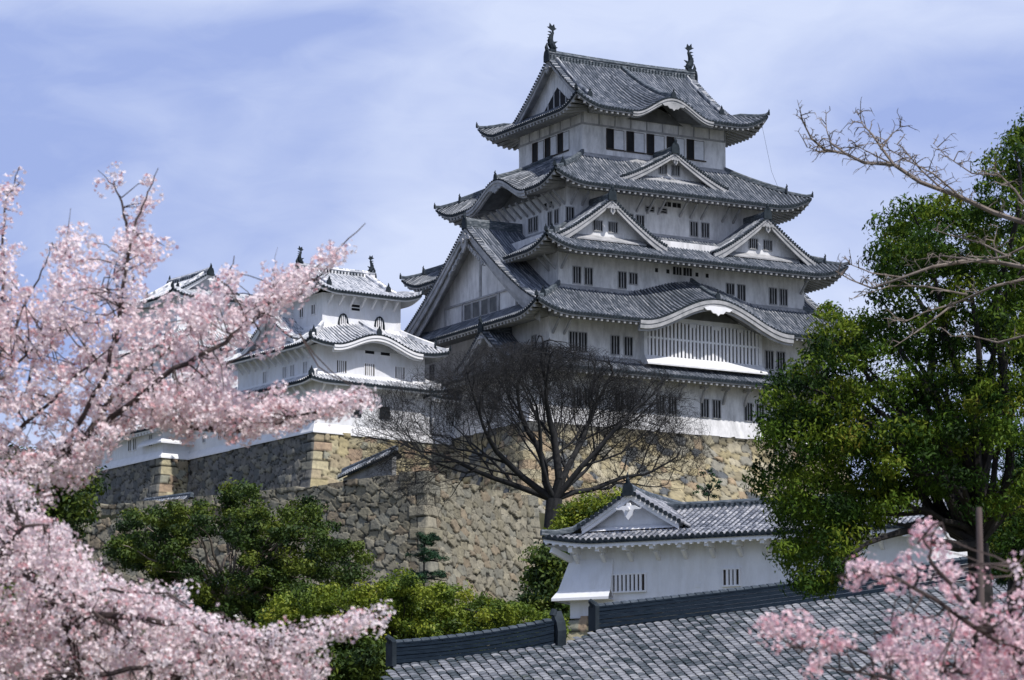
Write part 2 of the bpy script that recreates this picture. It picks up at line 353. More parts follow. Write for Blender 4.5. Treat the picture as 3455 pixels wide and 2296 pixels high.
        # hip ridges
        for sx in (-1, 1):
            for sy, sd in ((-1, 'S'), (1, 'N')):
                if sd not in sides: continue
                sgn = sx if sd == 'S' else -sx
                tg = 1.0
                if s.ir is not None: tg = (s.A-s.ir)/(s.B)
                def hp(t, dz=0): L_ = s.Lh(sd, t); return s.pt(sd, sgn*L_, t, dz)
                lo = [hp(tg*t) for t in (0, .06, .14, .24, .34)]
                lo[0] = (lo[0][0], lo[0][1], lo[0][2]+.10)
                hi = [hp(tg*t) for t in (.30, .42, .56, .7, .85, 1.0)]
                n_ = Vector((sx*1.0, -sy*1.0, 0)).normalized()
                hm = MB(); hips.append(hm)
                hm.sweep(lo, [(-.13, -.02), (-.13, .16), (-.06, .24), (.06, .24), (.13, .16), (.13, -.02)], n_, 0)
                if s.ir is not None: hm.sweep([hp(tg*t) for t in (.30, .5, .75, 1.0)], [(-.13, -.02), (-.13, .18), (-.06, .26), (.06, .26), (.13, .18), (.13, -.02)], n_, 0)
                if s.ir is None:
                    hm.sweep(hi, [(-.16, 0), (-.16, .34), (-.08, .44), (.08, .44), (.16, .34), (.16, 0)], n_, 0)
                    d2 = Vector((sx, sy, 0)).normalized(); oni(hm, Vector(hi[0])+d2*.05, (None, (d2.x, d2.y)), .55)
                d2 = Vector((sx, sy, 0)).normalized(); oni(hm, Vector(lo[0])+d2*.03, (None, (d2.x, d2.y)), .34)
        ro = surf.build(name, [tm['col'], tm['base'], tm['cap']], parent)
        if label: ro['label'] = label
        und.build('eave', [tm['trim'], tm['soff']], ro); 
        for hm in hips: hm.build('hip_ridge', [tm['ridge'], tm['cap']], ro)
        for rid in rids: rid.build('ridge', [tm['ridge'], tm['cap']], ro)
        return ro
def oni(mb, p, sd, h):
    """onigawara: dark ridge-end tile with a horn, facing outwards"""
    ou = Vector((*sd[1], 0)); al = Vector((-ou.y, ou.x, 0)); w_ = h*.42
    pr = [(-w_, -.05), (-w_, h*.45), (-w_*.75, h*.8), (-w_*.3, h*.95), (w_*.3, h*.95), (w_*.75, h*.8), (w_, h*.45), (w_, -.05)]
    mb.poly_prism([p+al*a+Vector((0, 0, b)) for a, b in pr], ou*.12, 1)
    mb.tube([p+Vector((0, 0, h*.85)), p+ou*.10+Vector((0, 0, h*1.15)), p+ou*.04+Vector((0, 0, h*1.5))], [.09*h/.5, .07*h/.5, .02], 6, 1)
def gable(parent, side, x, w, zb, za, ov, ob, ow, tm=TILE, p=1.22, sp=.30, r=.095, board=.5, base_z=None, win=None, gegyo=.6, ridge_h=.5, name='gable', cap=True, foot=1.0, label=None, double=False, c=(0, 0), win_w=.9, wallmat=None, kaz=False):
    """triangular gable: verge plane at outward ov, back end ob, wall plane ow; foot z=zb at +-w, top za"""
    s1 = MB(); wl = MB(); rd = MB()
    def z(u): return zb+(za-zb)*(1-min(1.12, abs(u)/w))**p if abs(u) < w else zb-(abs(u)-w)*.25
    K = 14; us = [w*foot*i/K for i in range(K+1)]
    for sg in (-1, 1):
        # sheet and side thickness
        V = []
        for u in us: V += [P(side, x+sg*u, ov, z(u), c), P(side, x+sg*u, ob, z(u), c)]
        s1.add(V, [(2*i, 2*i+1, 2*i+3, 2*i+2) for i in range(K)], 1)
        V = []
        for u in us: V += [P(side, x+sg*u, ov+.02, z(u), c), P(side, x+sg*u, ov+.02, z(u)-.16, c), P(side, x+sg*u, ov-.2, z(u)-.16, c)]
        s1.add(V, [(3*i+k, 3*i+3+k, 3*i+4+k, 3*i+1+k) for i in range(K) for k in (0, 1)], 2)
        # columns down the slope
        n = int((ov-ob-.55)/sp)
        for k in range(n+1):
            o = ov-.62-k*sp; al = Vector((*SIDES[side][1], 0)); V = []; cr = random.random(); b0 = len(s1.v)
            for u in us:
                c_ = Vector(P(side, x+sg*u, o, z(u), c)); V += [c_-al*r, c_-al*(r*.55)+Vector((0, 0, r)), c_+al*(r*.55)+Vector((0, 0, r)), c_+al*r]
            s1.v.extend([tuple(v) for v in V])
            for i in range(K):
                for q in range(3): s1.f.append((b0+i*4+q, b0+i*4+q+1, b0+i*4+5+q, b0+i*4+4+q)); s1.m.append(0); s1.r.append(cr*.25+random.random()*.6)
        # verge: short tiles lying across, with dark round ends, and two rolls
        total = 0; m = int(w*foot*1.25/.28)
        for i in range(m):
            u = w*foot*(i+.5)/m
            a = Vector(P(side, x+sg*u, ov+.10, z(u)+.03, c)); b = Vector(P(side, x+sg*u, ov-.42, z(u)+.05, c))
            s1.tube([a, b], r*.95, 6, 0, True)
            cc = a+Vector((*SIDES[side][1], 0))*.01; al = Vector((*SIDES[side][0], 0))
            s1.add([cc+al*(r*1.2*math.cos(q*math.pi/4))+Vector((0, 0, r*1.2*math.sin(q*math.pi/4))) for q in range(8)], [tuple(range(8))], 2)
        pts = [P(side, x+sg*u, ov-.50, z(u)+.06, c) for u in us]
        s1.tube(pts, r*1.25, 6, 0)
        # barge boards
        for (d0, d1, oo, th) in ([(.14, .14+board, ov-.05, .14), (.12, .12+board*.42, ov+.03, .10)]+([(.10, .10+board*1.75, ov-.32, .12)] if double else [])):
            V = []
            for u in us:
                wd = .75+.5*(u/w)            # boards widen towards the foot
                zt_ = z(u)-d0; zl = z(u)-d0-(d1-d0)*wd
                V += [P(side, x+sg*u, oo, zt_, c), P(side, x+sg*u, oo, zl, c), P(side, x+sg*u, oo-th, zl, c), P(side, x+sg*u, oo-th, zt_, c)]
            wl.add(V, [(4*i+k, 4*i+4+k, 4*i+5+k, 4*i+1+k) for i in range(K) for k in (0, 1, 2)]+[(0, 1, 2, 3), (4*K, 4*K+3, 4*K+2, 4*K+1)], 0)
        V = []
        for u in us: V += [P(side, x+sg*u, ov-.1, z(u)-.2, c), P(side, x+sg*u, ow-.02, z(u)-.2, c)]
        wl.add(V, [(2*i, 2*i+1, 2*i+3, 2*i+2) for i in range(K)], 0)
    bz = zb-.8 if base_z is None else base_z
    tri = [P(side, x-w*foot, ow, bz, c)]+[P(side, x-u, ow, z(u)-.18, c) for u in us[::-1]]+[P(side, x+u, ow, z(u)-.18, c) for u in us[1:]]+[P(side, x+w*foot, ow, bz, c)]
    n = len(tri); wl.add(tri, [(i, i+1, n-2-i, n-1-i) for i in range(n//2-1)]+[(n//2-1, n//2, n-1-n//2)], 1)
    if base_z is not None and w < 8:
        hw = w*.62; fz = bz+.42
        wl.add([P(side, x-hw, ow+.01, fz, c), P(side, x+hw, ow+.01, fz, c), P(side, x+hw+.3, ow+.62, fz-.42, c), P(side, x-hw-.3, ow+.62, fz-.42, c), P(side, x+hw+.3, ow+.62, fz-.55, c), P(side, x-hw-.3, ow+.62, fz-.55, c)], [(3, 2, 1, 0), (5, 4, 2, 3)], 0)
    # ridge
    zr = za
    rd.sweep([P(side, x, ov+.02, zr+.04, c), P(side, x, ov-.5, zr, c), P(side, x, (ov+ob)/2, zr-.03, c), P(side, x, ob, zr, c)],
             [(-.20, -.1), (-.20, ridge_h*.7), (-.11, ridge_h), (.11, ridge_h), (.20, ridge_h*.7), (.20, -.1)], (*SIDES[side][0], 0), 0)
    oni(rd, Vector(P(side, x, ov+.03, zr-.15, c)), SIDES[side], .95 if w > 3 else .7)
    g = s1.build(name, [tm['col'], tm['base'], tm['cap']], parent)
    if label: g['label'] = label
    wl.build('gable_wall', [tm['trim'], wallmat or M_OLD], g); rd.build('ridge', [tm['ridge'], tm['cap']], g)
    if gegyo:
        q = MB(); h = gegyo; za_ = za-.30-board*.75; al = Vector((*SIDES[side][0], 0)); ou = Vector((*SIDES[side][1], 0))
        def pp(a, b): return Vector(P(side, x+a*h, ov+.02, za_+b*h, c))
        sh = [(-.12, .35), (-.20, .12), (-.55, .10), (-.80, -.05), (-.95, -.28), (-.70, -.30), (-.55, -.22), (-.42, -.38), (-.34, -.75), (-.12, -.98), (0, -1.15), (.12, -.98), (.34, -.75), (.42, -.38), (.55, -.22), (.70, -.30), (.95, -.28), (.80, -.05), (.55, .10), (.20, .12), (.12, .35)]
        q.poly_prism([pp(a, b) for a, b in sh], ou*.16)
        q.tube([pp(0, -.30)+ou*.14, pp(0, -.30)+ou*.34], .17*h, 6)
        for sg in (-1, 1): q.tube([pp(sg*.38, -.18)+ou*.12, pp(sg*.38, -.18)+ou*.24], .13*h, 6)
        q.build('gable_pendant', [tm['trim']], g)
    if kaz:                                                # carved waves hanging from the big boards
        for sg in (-1, 1):
            q = MB(); top = []; bot = []
            for i in range(41):
                u = .25+2.9*i/40; zz = z(u)-board*1.45
                top.append((x+sg*u, zz)); bot.append((x+sg*u, zz-.18-.34*abs(math.sin(i*math.pi/8))*(1.15-.5*i/40)))
            V = [P(side, a, ov-.10, b, c) for a, b in top]+[P(side, a, ov-.10, b, c) for a, b in bot]+[P(side, a, ov-.26, b, c) for a, b in bot]
            q.add(V, [(i, i+1, 42+i, 41+i) for i in range(40)]+[(41+i, 42+i, 83+i, 82+i) for i in range(40)], 0)
            for i in range(5): u = .5+.58*i; q.tube([P(side, x+sg*u, ov-.12, z(u)-board*1.45-.22, c), P(side, x+sg*u, ov-.02, z(u)-board*1.45-.22, c)], .17, 10)
            q.build('carved_wave', [tm['trim']], g)
    if win:
        for a in win: window(g, side, x+a, win_w, base_z_w(win, zb), base_z_w(win, zb)+.85, ow, 3, c=c)
    return g
WINZ = {}
def base_z_w(win, zb): return WINZ.get('z', zb+.35)
def window(parent, side, a, w_, z0, z1, o, bars=2, c=(0, 0), frame=True, fr=M_TRIM, name='window', back=M_DARK, hb=0, barw=.09, proud=.07, fw=.07):
    m = MB(); x0, x1 = a-w_/2, a+w_/2
    def bx(xa, xb, o0, o1, za, zb, mi):
        pa = P(side, xa, o0, za, c); pb = P(side, xb, o1, zb, c)
        m.box(min(pa[0], pb[0]), max(pa[0], pb[0]), min(pa[1], pb[1]), max(pa[1], pb[1]), za, zb, mi)
    bx(x0, x1, o-.05, o+.012, z0, z1, 1)
    if frame:
        f = fw
        bx(x0-f, x0, o-.05, o+proud, z0-f, z1+f, 0); bx(x1, x1+f, o-.05, o+proud, z0-f, z1+f, 0)
        bx(x0, x1, o-.05, o+proud, z1, z1+f, 0); bx(x0, x1, o-.05, o+proud+.03, z0-f, z0, 0)
    for i in range(bars):
        xc = x0+(i+1)*w_/(bars+1); bx(xc-barw/2, xc+barw/2, o+.012, o+proud-.01, z0, z1, 0)
    for i in range(hb):
        zc = z0+(i+1)*(z1-z0)/(hb+1); bx(x0, x1, o+.012, o+proud-.03, zc-.035, zc+.035, 0)
    return m.build(name, [fr, back], parent)
def wallbox(parent, W, Dp, z0, z1, mt, c=(0, 0), flare=0, name='wall', band=None, label=None):
    m = MB(); a, b = W/2, Dp/2
    lv = [(z1, 0), (z0+1.5 if flare else z0+.01, 0), (z0, flare)] if flare else [(z1, 0), (z0, 0)]
    V = []
    for z_, f in lv: V += [(c[0]-a-f, c[1]-b-f, z_), (c[0]+a+f, c[1]-b-f, z_), (c[0]+a+f, c[1]+b+f, z_), (c[0]-a-f, c[1]+b+f, z_)]
    m.add(V, [(4*i+k, 4*i+4+k, 4*i+4+(k+1) % 4, 4*i+(k+1) % 4) for i in range(len(lv)-1) for k in range(4)]+[(0, 1, 2, 3)], 0)
    o = m.build(name, [mt], parent)
    if label: o['label'] = label
    return o
def apron(parent, W, Dp, z, mt, c=(0, 0), h=.42, f=.42, sides='SWEN', name='plaster_apron'):
    m = MB(); a, b = W/2, Dp/2
    for sd in sides:
        L_, o = (a, b) if sd in 'SN' else (b, a)
        V = [P(sd, -L_, o+.004, z+h, c), P(sd, L_, o+.004, z+h, c), P(sd, L_+f, o+f, z, c), P(sd, -L_-f, o+f, z, c), P(sd, L_+f, o+f, z-.12, c), P(sd, -L_-f, o+f, z-.12, c)]
        m.add(V, [(3, 2, 1, 0), (5, 4, 2, 3)], 0)
    return m.build(name, [mt], parent)
def brackets(parent, side, aa, o, z0, out_, up, c=(0, 0), w_=.16, mt=M_TRIM, curve=False):
    for a in aa:
        m = MB()
        if curve:
            m.beam(P(side, a, o, z0+up, c), P(side, a, o+out_, z0+up+.1, c), w_+.06, .22)
            pts = [P(side, a, o, z0, c), P(side, a, o+out_*.25, z0+up*.35, c), P(side, a, o+out_*.45, z0+up*.72, c), P(side, a, o+out_*.95, z0+up*.95, c)]
            for i in range(3): m.beam(pts[i], pts[i+1], w_, .26)
        else:
            m.beam(P(side, a, o, z0, c), P(side, a, o+out_, z0+up, c), w_, .17)
        m.build('eave_bracket', [mt], parent)
def shachi(parent, p, dirx, s=1.0):
    """dolphin-like roof-end fish: head down biting the ridge, tail up"""
    m = MB(); px, py, pz = p
    path = [(-.28, .10), (-.10, .32), (.10, .62), (.16, .98), (.06, 1.34), (-.10, 1.66), (-.08, 1.95)]
    rad = [.20, .34, .33, .27, .20, .13, .07]
    pts = [(px+dirx*x*s, py, pz+z*s) for x, z in path]
    m.tube(pts, [r_*s for r_ in rad], 8)
    def plate(pp, th=.07): m.poly_prism([(px+dirx*x*s, py-th/2, pz+z*s) for x, z in pp], (0, th, 0))
    plate([(-.10, 1.80), (-.50, 2.08), (-.32, 2.14), (-.22, 2.48), (-.02, 2.28), (.22, 2.55), (.26, 2.2), (.50, 2.16), (.10, 1.92)])   # tail fan
    for i in range(5):                                     # dorsal spines
        x, z = .36-.03*i, .45+.28*i
        plate([(x-.18, z), (x+.20, z+.18), (x-.14, z+.22)])
    plate([(-.20, .55), (-.60, .92), (-.28, .88), (-.05, .80)]); plate([(-.35, .18), (-.62, .34), (-.40, .42), (-.1, .4)])
    m.box(px-.30*s, px+.34*s, py-.24*s, py+.24*s, pz-.5*s, pz+.12*s)
    return m.build('fish_ornament', [M_CAP], parent, smooth=False)

# ================================================================== MAIN KEEP
keep = thing('castle_keep', 'tallest white castle keep with five tiers of grey tiled roofs and fish ornaments', 'castle', (9.744, 308.40, 0), 30)
# walls, bottom to top
w1 = wallbox(keep, 30.6, 22.5, 44.15, 49.6, M_OLD, c=(-.7, 0), flare=.30)
w2 = wallbox(keep, 28.0, 22.0, 49.0, 55.2, M_OLD)
w3 = wallbox(keep, 25.0, 19.85, 55.2, 61.0, M_OLD)
w4 = wallbox(keep, 20.6, 15.3, 60.8, 67.0, M_OLD)
w5 = wallbox(keep, 14.8, 10.86, 67.5, 73.4, M_OLD)
b5 = MB()                                                  # faint timber bands of the top storey
for sd, L_, o in (('S', 7.4, 5.43), ('W', 5.43, 7.4), ('E', 5.43, 7.4), ('N', 7.4, 5.43)):
    b5.beam(P(sd, -L_, o+.02, 71.55), P(sd, L_, o+.02, 71.55), .09, .16)
    n = int(L_*2/1.63)
    for i in range(n+1):
        a = -L_+.08+i*(2*L_-.16)/n; b5.beam(P(sd, a, o+.018, 71.6), P(sd, a, o+.018, 73.3), .07, .12)
b5.build('timber_band', [M_TRIM], w5)
r1 = Roof(17.2, 13.3, 13.9, 10.9, 48.75, 50.0, lift=.5, c=(-.5, 0), lc=3)
r1.build(keep, (11.25, 15.3), label='lowest tiled skirt roof of the keep')
r2 = Roof(17.0, 14.0, 12.45, 9.9, 53.15, 56.15, lift=1.0, bumps=[dict(side='S', x=.8, w=7.3, h=2.35, h1=1.45, board=.66, tp=.62, tb=.85)])
r2o = r2.build(keep, (11, 14), label='second tiled roof with a wide curved gable in its eave')
r3 = Roof(15.3, 12.68, 10.25, 7.6, 58.95, 61.9, lift=1.05)
r3.build(keep, (9.93, 12.5), cut=dict(W=5.4, E=5.4), label='third tiled roof with two triangular gables')
r4 = Roof(13.1, 10.4, 7.35, 5.4, 65.15, 68.85, lift=1.05, bumps=[dict(side='W', x=.3, w=4.8, h=1.75, h1=.5, board=.45), dict(side='E', x=.3, w=4.8, h=1.75, h1=.5, board=.45)])
r4.build(keep, (7.65, 10.3), label='fourth tiled roof with one triangular gable')
r5 = Roof(9.85, 8.55, 0, 0, 72.45, 78.45, lift=1.15, p=1.28, lc=3.2, irimoya=7.55, bumps=[dict(side='S', x=0, w=3.9, h=1.6, h1=0.0, board=.34), dict(side='N', x=0, w=3.9, h=1.6, h1=0, board=.42)])
r5o = r5.build(keep, (5.43, 7.4), label='topmost hip-and-gable tiled roof')
# sunlit plaster strips where each skirt meets the wall above
for W_, D_, z_ in ((14.8, 10.86, 68.72), (20.6, 15.3, 61.75), (25, 19.85, 56.0), (28, 22, 49.95)):
    apron(keep, W_, D_, z_, M_TRIM, h=.30, f=.26)
# top roof: gables, main ridge, fishes
def top_gable(parent, roof, sx, tm, wallz, mat_wall, apex, ridge_only=False, yawc=(0, 0), boardw=.5, gg=.55, dz=.0):
    sd = 'W' if sx < 0 else 'E'; g = roof.ir; d0 = roof.A-g
    wl = MB(); ti = MB(); K = 12; yf = roof.B-d0
    zf = lambda y: roof.ze+(roof.zt-roof.ze)*((roof.B-abs(y))/roof.B)**roof.p
    for sg in (-1, 1):
        us = [yf*i/K for i in range(K+1)]
        for (d_0, d_1, oo, th) in ((.05, .05+boardw, g-.02, .14), (.03, .03+boardw*.42, g+.06, .08)):
            V = []
            for u in us:
                wd = .8+.5*u/yf; V += [P(sd, sg*u, oo, zf(u)-d_0, roof.c), P(sd, sg*u, oo, zf(u)-d_0-(d_1-d_0)*wd, roof.c), P(sd, sg*u, oo-th, zf(u)-d_0-(d_1-d_0)*wd, roof.c)]
            wl.add(V, [(3*i+k, 3*i+3+k, 3*i+4+k, 3*i+1+k) for i in range(K) for k in (0, 1)], 0)
        V = []
        for u in us: V += [P(sd, sg*u, g, zf(u)-.06, roof.c), P(sd, sg*u, g-.95, zf(u)-.06, roof.c)]
        wl.add(V, [(2*i, 2*i+1, 2*i+3, 2*i+2) for i in range(K)], 0)
        m_ = int(yf*1.25/.28)
        for i in range(m_):
            u = yf*(i+.5)/m_
            ti.tube([P(sd, sg*u, g+.14, zf(u)+.04, roof.c), P(sd, sg*u, g-.42, zf(u)+.06, roof.c)], .10, 6, 0)
            cc = Vector(P(sd, sg*u, g+.15, zf(u)+.04, roof.c)); al = Vector((*SIDES[sd][0], 0))
            ti.add([cc+al*(.12*math.cos(q*math.pi/4))+Vector((0, 0, .12*math.sin(q*math.pi/4))) for q in range(8)], [tuple(range(8))], 1)
        hr = [P(sd, sg*u, g-.75, zf(u)+.02, roof.c) for u in us[:-1]]
        ti.sweep(hr, [(-.14, 0), (-.14, .28), (-.07, .38), (.07, .38), (.14, .28), (.14, 0)], (*SIDES[sd][1], 0), 0)
        oni(ti, Vector(hr[-1]), (None, SIDES['N' if sg*(1 if sx > 0 else -1) > 0 else 'S'][1]), .55)
    us = [yf*i/K for i in range(K+1)]
    tri = [P(sd, -u, g-.9, zf(u)-.05, roof.c) for u in us[::-1]]+[P(sd, u, g-.9, zf(u)-.05, roof.c) for u in us[1:]]
    n = len(tri); wl.add(tri, [(i, i+1, n-2-i, n-1-i) for i in range(n//2-1)]+[(n//2-1, n//2, n//2+1)], 1)
    zb_ = zf(yf)+.35; hw_ = yf*.42; tp_ = zf(0)-2.5
    wl.add([P(sd, -hw_, g-.885, zb_, roof.c), P(sd, hw_, g-.885, zb_, roof.c), P(sd, 0, g-.885, tp_, roof.c)], [(0, 1, 2)], 2)
    for a_ in (-.45, -.15, .15, .45): wl.beam(P(sd, a_*hw_*1.3, g-.86, zb_, roof.c), P(sd, a_*hw_*1.3, g-.86, zb_+(tp_-zb_)*(1-abs(a_)*1.3), roof.c), .05, .16)
    wl.beam(P(sd, -hw_*1.1, g-.84, zb_, roof.c), P(sd, hw_*1.1, g-.84, zb_, roof.c), .1, .2)
    o = ti.build('verge_tiles', [tm['col'], tm['cap']], parent); wl.build('gable_wall', [tm['trim'], mat_wall, M_DARK], parent)
    q = MB(); h = gg; ou = Vector((*SIDES[sd][1], 0)); za_ = roof.zt-.45-boardw*.6
    def pp(a, b): return Vector(P(sd, a*h, g+.05, za_+b*h, roof.c))
    sh = [(-.12, .35), (-.20, .12), (-.55, .10), (-.95, -.28), (-.55, -.22), (-.42, -.38), (-.34, -.75), (0, -1.15), (.34, -.75), (.42, -.38), (.55, -.22), (.95, -.28), (.55, .10), (.20, .12), (.12, .35)]
    q.poly_prism([pp(a, b) for a, b in sh], ou*.16); q.tube([pp(0, -.3)+ou*.1, pp(0, -.3)+ou*.32], .17*h, 6)
    q.build('gable_pendant', [tm['trim']], parent)
def main_ridge(parent, roof, tm, h=.75, sag=.12, s=1.0):
    g = roof.ir; m = MB(); n = 12; pts = []
    for i in range(n+1):
        x = -g-.15+(2*g+.3)*i/n; pts.append((roof.c[0]+x, roof.c[1], roof.zt-.06-sag*(1-(x/g)**2)))
    m.sweep(pts, [(-.24, -.1), (-.24, h*.68), (-.30, h*.70), (-.30, h*.78), (-.13, h), (.13, h), (.30, h*.78), (.30, h*.70), (.24, h*.68), (.24, -.1)], (0, 1, 0), 0)
    for i in range(int(2*g/.33)):
        x = -g+.1+i*.33; z_ = roof.zt-.06-sag*(1-(x/g)**2)
        for sg in (-1, 1):
            for lv in (.18, .42): m.tube([(roof.c[0]+x, roof.c[1]+sg*.22, z_+h*lv), (roof.c[0]+x, roof.c[1]+sg*.29, z_+h*lv)], .07, 6, 1)
        m.tube([(roof.c[0]+x, roof.c[1], z_+h), (roof.c[0]+x+.28, roof.c[1], z_+h)], .12, 6, 0)
    for sx in (-1, 1): oni(m, Vector((roof.c[0]+sx*(g+.12), roof.c[1], roof.zt-.25)), (None, (sx, 0)), 1.1*s)
    m.build('main_ridge', [tm['ridge'], tm['cap']], parent)
for sx in (-1, 1):
    top_gable(r5o, r5, sx, TILE, 74.6, M_OLD, 78.4)
main_ridge(r5o, r5, TILE)
shachi(r5o, (-7.2, 0, 79.2), -1, .98); shachi(r5o, (7.2, 0, 79.2), 1, .98)
# gables on the skirts
WINZ['z'] = 67.35
gable(keep, 'S', 0, 5.5, 66.5, 69.25, 8.7, 5.4, 7.75, win=(-.65, .65), win_w=.72, base_z=66.6, gegyo=.50, board=.54, label='small triangular gable below the top storey')
WINZ['z'] = 61.15
gable(keep, 'S', -7.9, 5.5, 60.25, 63.85, 11.1, 7.6, 10.0, win=(-.75, .75), win_w=.82, base_z=60.3, gegyo=.62, board=.62, label='left one of the twin triangular gables')
gable(keep, 'S', 7.9, 5.5, 60.25, 63.85, 11.1, 7.6, 10.0, win=(-.75, .75), win_w=.82, base_z=60.3, gegyo=.62, board=.62, label='right one of the twin triangular gables')
gable(keep, 'N', 0, 5.5, 60.25, 63.85, 11.1, 7.6, 10.0, win=None, base_z=60.3, gegyo=.62, board=.48)
for sd in 'WE':
    gg = gable(keep, sd, 0, 12.0, 54.45, 62.55, 15.9, 10.2, 14.35, win=None, base_z=54.5, gegyo=1.15, board=.85, double=True, p=1.20, ridge_h=.75, kaz=True, label='big triangular gable filling the side of the keep')
    m = MB(); S_ = 1 if sd == 'W' else 1
    m.beam(P(sd, -6.2, 14.42, 56.40), P(sd, 6.2, 14.42, 56.40), .12, .16); m.beam(P(sd, 0, 14.40, 56.4), P(sd, 0, 14.40, 59.6), .10, .30)
    for a in (-6.2, 6.2, -3.2, 3.2): m.beam(P(sd, a, 14.40, 54.8), P(sd, a, 14.40, 56.4), .10, .22)
    m.build('timber_frame', [M_TRIM], gg)
    for a in (-2.2, -.75, .75, 2.2): window(gg, sd, a, 1.15, 54.85, 56.15, 14.35, 0, back=M_SOFF)
# small gable on the lowest roof, west side
gable(keep, 'W', 4.6, 4.6, 49.7, 52.7, 16.9, 13.9, 15.7, base_z=49.2, gegyo=.55, board=.45, win=None, label='small shaded gable low on the left side')
# windows of the keep
for x0 in (-10.7, -9.55, 9.2, 10.3): window(keep, 'S', x0, .72, 56.45, 57.85, 9.925, 2)
for x0, z0 in ((-6.2, 56.45), (-5.1, 56.9), (4.75, 56.9), (5.9, 56.45)): window(keep, 'S', x0, .74, z0, 57.82, 9.925, 2)
for x0 in (-.65, .40): window(keep, 'S', x0, .86, 58.12, 58.80, 9.925, 2, frame=False)
for x0 in (-2.75, -1.6, 1.35, 2.4): window(keep, 'S', x0, .30, 58.15, 58.5, 9.925, 0, frame=False, name='loophole')
for x0 in (-4.05, -2.95, 2.55, 3.72, -10.0): window(keep, 'S', x0, .72, 62.2, 63.45, 7.65, 2)
for x0 in (-1.95, -.65): window(keep, 'S', x0, .78, 63.93, 64.32, 7.65, 0, hb=1)
for x0 in (-.2, .8): window(keep, 'S', x0, .85, 64.55, 64.95, 7.65, 1, frame=False)
for x0 in (-11.7, -10.8, -7.6, -6.3, 8.0, 9.2): window(keep, 'S', x0, .76, 50.5, 52.05, 11.0, 2)
for x0 in (-11.5, -10.4, -7.4, -6.3, -3.3, -2.1, 1.15, 2.35, 5.6, 6.8, 10.1, 11.3): window(keep, 'S', x0, .74, 45.78, 47.3, 11.25, 2)
for a in (4.9, 6.0, 1.6, 2.5): window(keep, 'W', a, .62, 62.3, 63.5, 10.3, 1)
for a in (5.0, 4.1): window(keep, 'W', a, .42, 63.9, 64.4, 10.3, 0, frame=False)
for a in (-2.4, -.9, 3.0, 5.4, -7.0): window(keep, 'W', a, .75, 46.0, 47.3, 16.0, 2)
for a in (-9.3, 8.5): window(keep, 'W', a, .75, 50.6, 51.9, 14.0, 2)
# top storey windows: dark gap and white shutter side by side
for i in range(5):
    x0 = -4.93+i*2.07
    window(keep, 'S', x0+.34, .62, 69.62, 71.3, 5.43, 0, fr=M_WOOD); window(keep, 'S', x0+1.22, 1.06, 69.62, 71.3, 5.43, 0, fr=M_WOOD, back=M_SHUT, name='shutter', proud=.03, fw=.035)
    m = MB(); m.box(x0-.02, x0+1.95, -5.55, -5.42, 69.50, 69.58); m.build('window_sill', [M_WOOD], keep)
for i in range(3):
    y0 = 2.96-i*2.18
    window(keep, 'W', -(y0-.40), .78, 69.66, 71.3, 7.4, 0, fr=M_WOOD); window(keep, 'W', -(y0-1.35), .98, 69.66, 71.3, 7.4, 0, fr=M_WOOD, back=M_SHUT, name='shutter', proud=.03, fw=.035)
m = MB(); m.box(-7.52, -7.4, -3.2, 3.1, 69.54, 69.62); m.build('window_sill', [M_WOOD], keep)
# lattice bay under the curved gable
bay = MB(); x0, x1 = -4.75, 6.5
bay.box(x0-.35, x1+.35, -11.58, -11.0, 53.60, 54.12); bay.box(x0-.35, x0, -11.62, -11.0, 50.6, 53.6); bay.box(x1, x1+.35, -11.62, -11.0, 50.6, 53.6)
bay.box(x0, x1, -11.60, -11.46, 52.07, 52.23, 2)
bay.add([(x0-.35, -11.6, 50.62), (x1+.35, -11.6, 50.62), (x1+.45, -12.35, 49.85), (x0-.45, -12.35, 49.85), (x1+.45, -12.35, 49.72), (x0-.45, -12.35, 49.72)], [(3, 2, 1, 0), (5, 4, 2, 3)])
bay.add([(x0-.35, -11.0, 50.62), (x0-.35, -11.6, 50.62), (x0-.45, -12.35, 49.72), (x0-.35, -11.0, 49.72)], [(0, 1, 2, 3)]); bay.add([(x1+.35, -11.0, 50.62), (x1+.35, -11.6, 50.62), (x1+.45, -12.35, 49.72), (x1+.35, -11.0, 49.72)], [(3, 2, 1, 0)])
bay.box(x0, x1, -11.02, -11.005, 50.6, 53.6, 1)
nb = 30
for i in range(nb):
    x = x0+(i+.5)*(x1-x0)/nb; bay.box(x-.10, x+.10, -11.64, -11.50, 50.55, 53.58, 2)
for x in (-2.6, -.2, 2.2, 4.6): bay.box(x-.32, x+.32, -11.66, -11.60, 53.28, 53.6)
bay.build('lattice_window', [M_LATT, M_WOOD, M_TRIM2], keep)
# pendant of the curved gable
def kara_pendant(parent, x, y, z, s, mt, dirv=(0, -1)):
    q = MB(); ou = Vector((*dirv, 0)); al = Vector((-ou.y, ou.x, 0)); p0 = Vector((x, y, z))
    sh = [(-1.5, .05), (-1.2, -.18), (-.8, -.14), (-.55, -.40), (-.2, -.42), (0, -.62), (.2, -.42), (.55, -.40), (.8, -.14), (1.2, -.18), (1.5, .05), (.8, .22), (-.8, .22)]
    q.poly_prism([p0+al*(a*s)+Vector((0, 0, b*s)) for a, b in sh], ou*.12); q.build('carved_pendant', [mt], parent)
kara_pendant(keep, .8, -13.95, 54.62, .95, M_TRIM2); kara_pendant(keep, 0, -8.5, 73.35, .8, M_TRIM); kara_pendant(keep, -13.05, -.3, 66.1, .7, M_TRIM, (-1, 0))
brackets(w4, 'S', [-9.9, -8.8, -3.3, -2.2, -1.1, 1.1, 2.2, 3.3, 5.5, 6.6, 9.9], 7.65, 63.75, 1.25, 1.1)
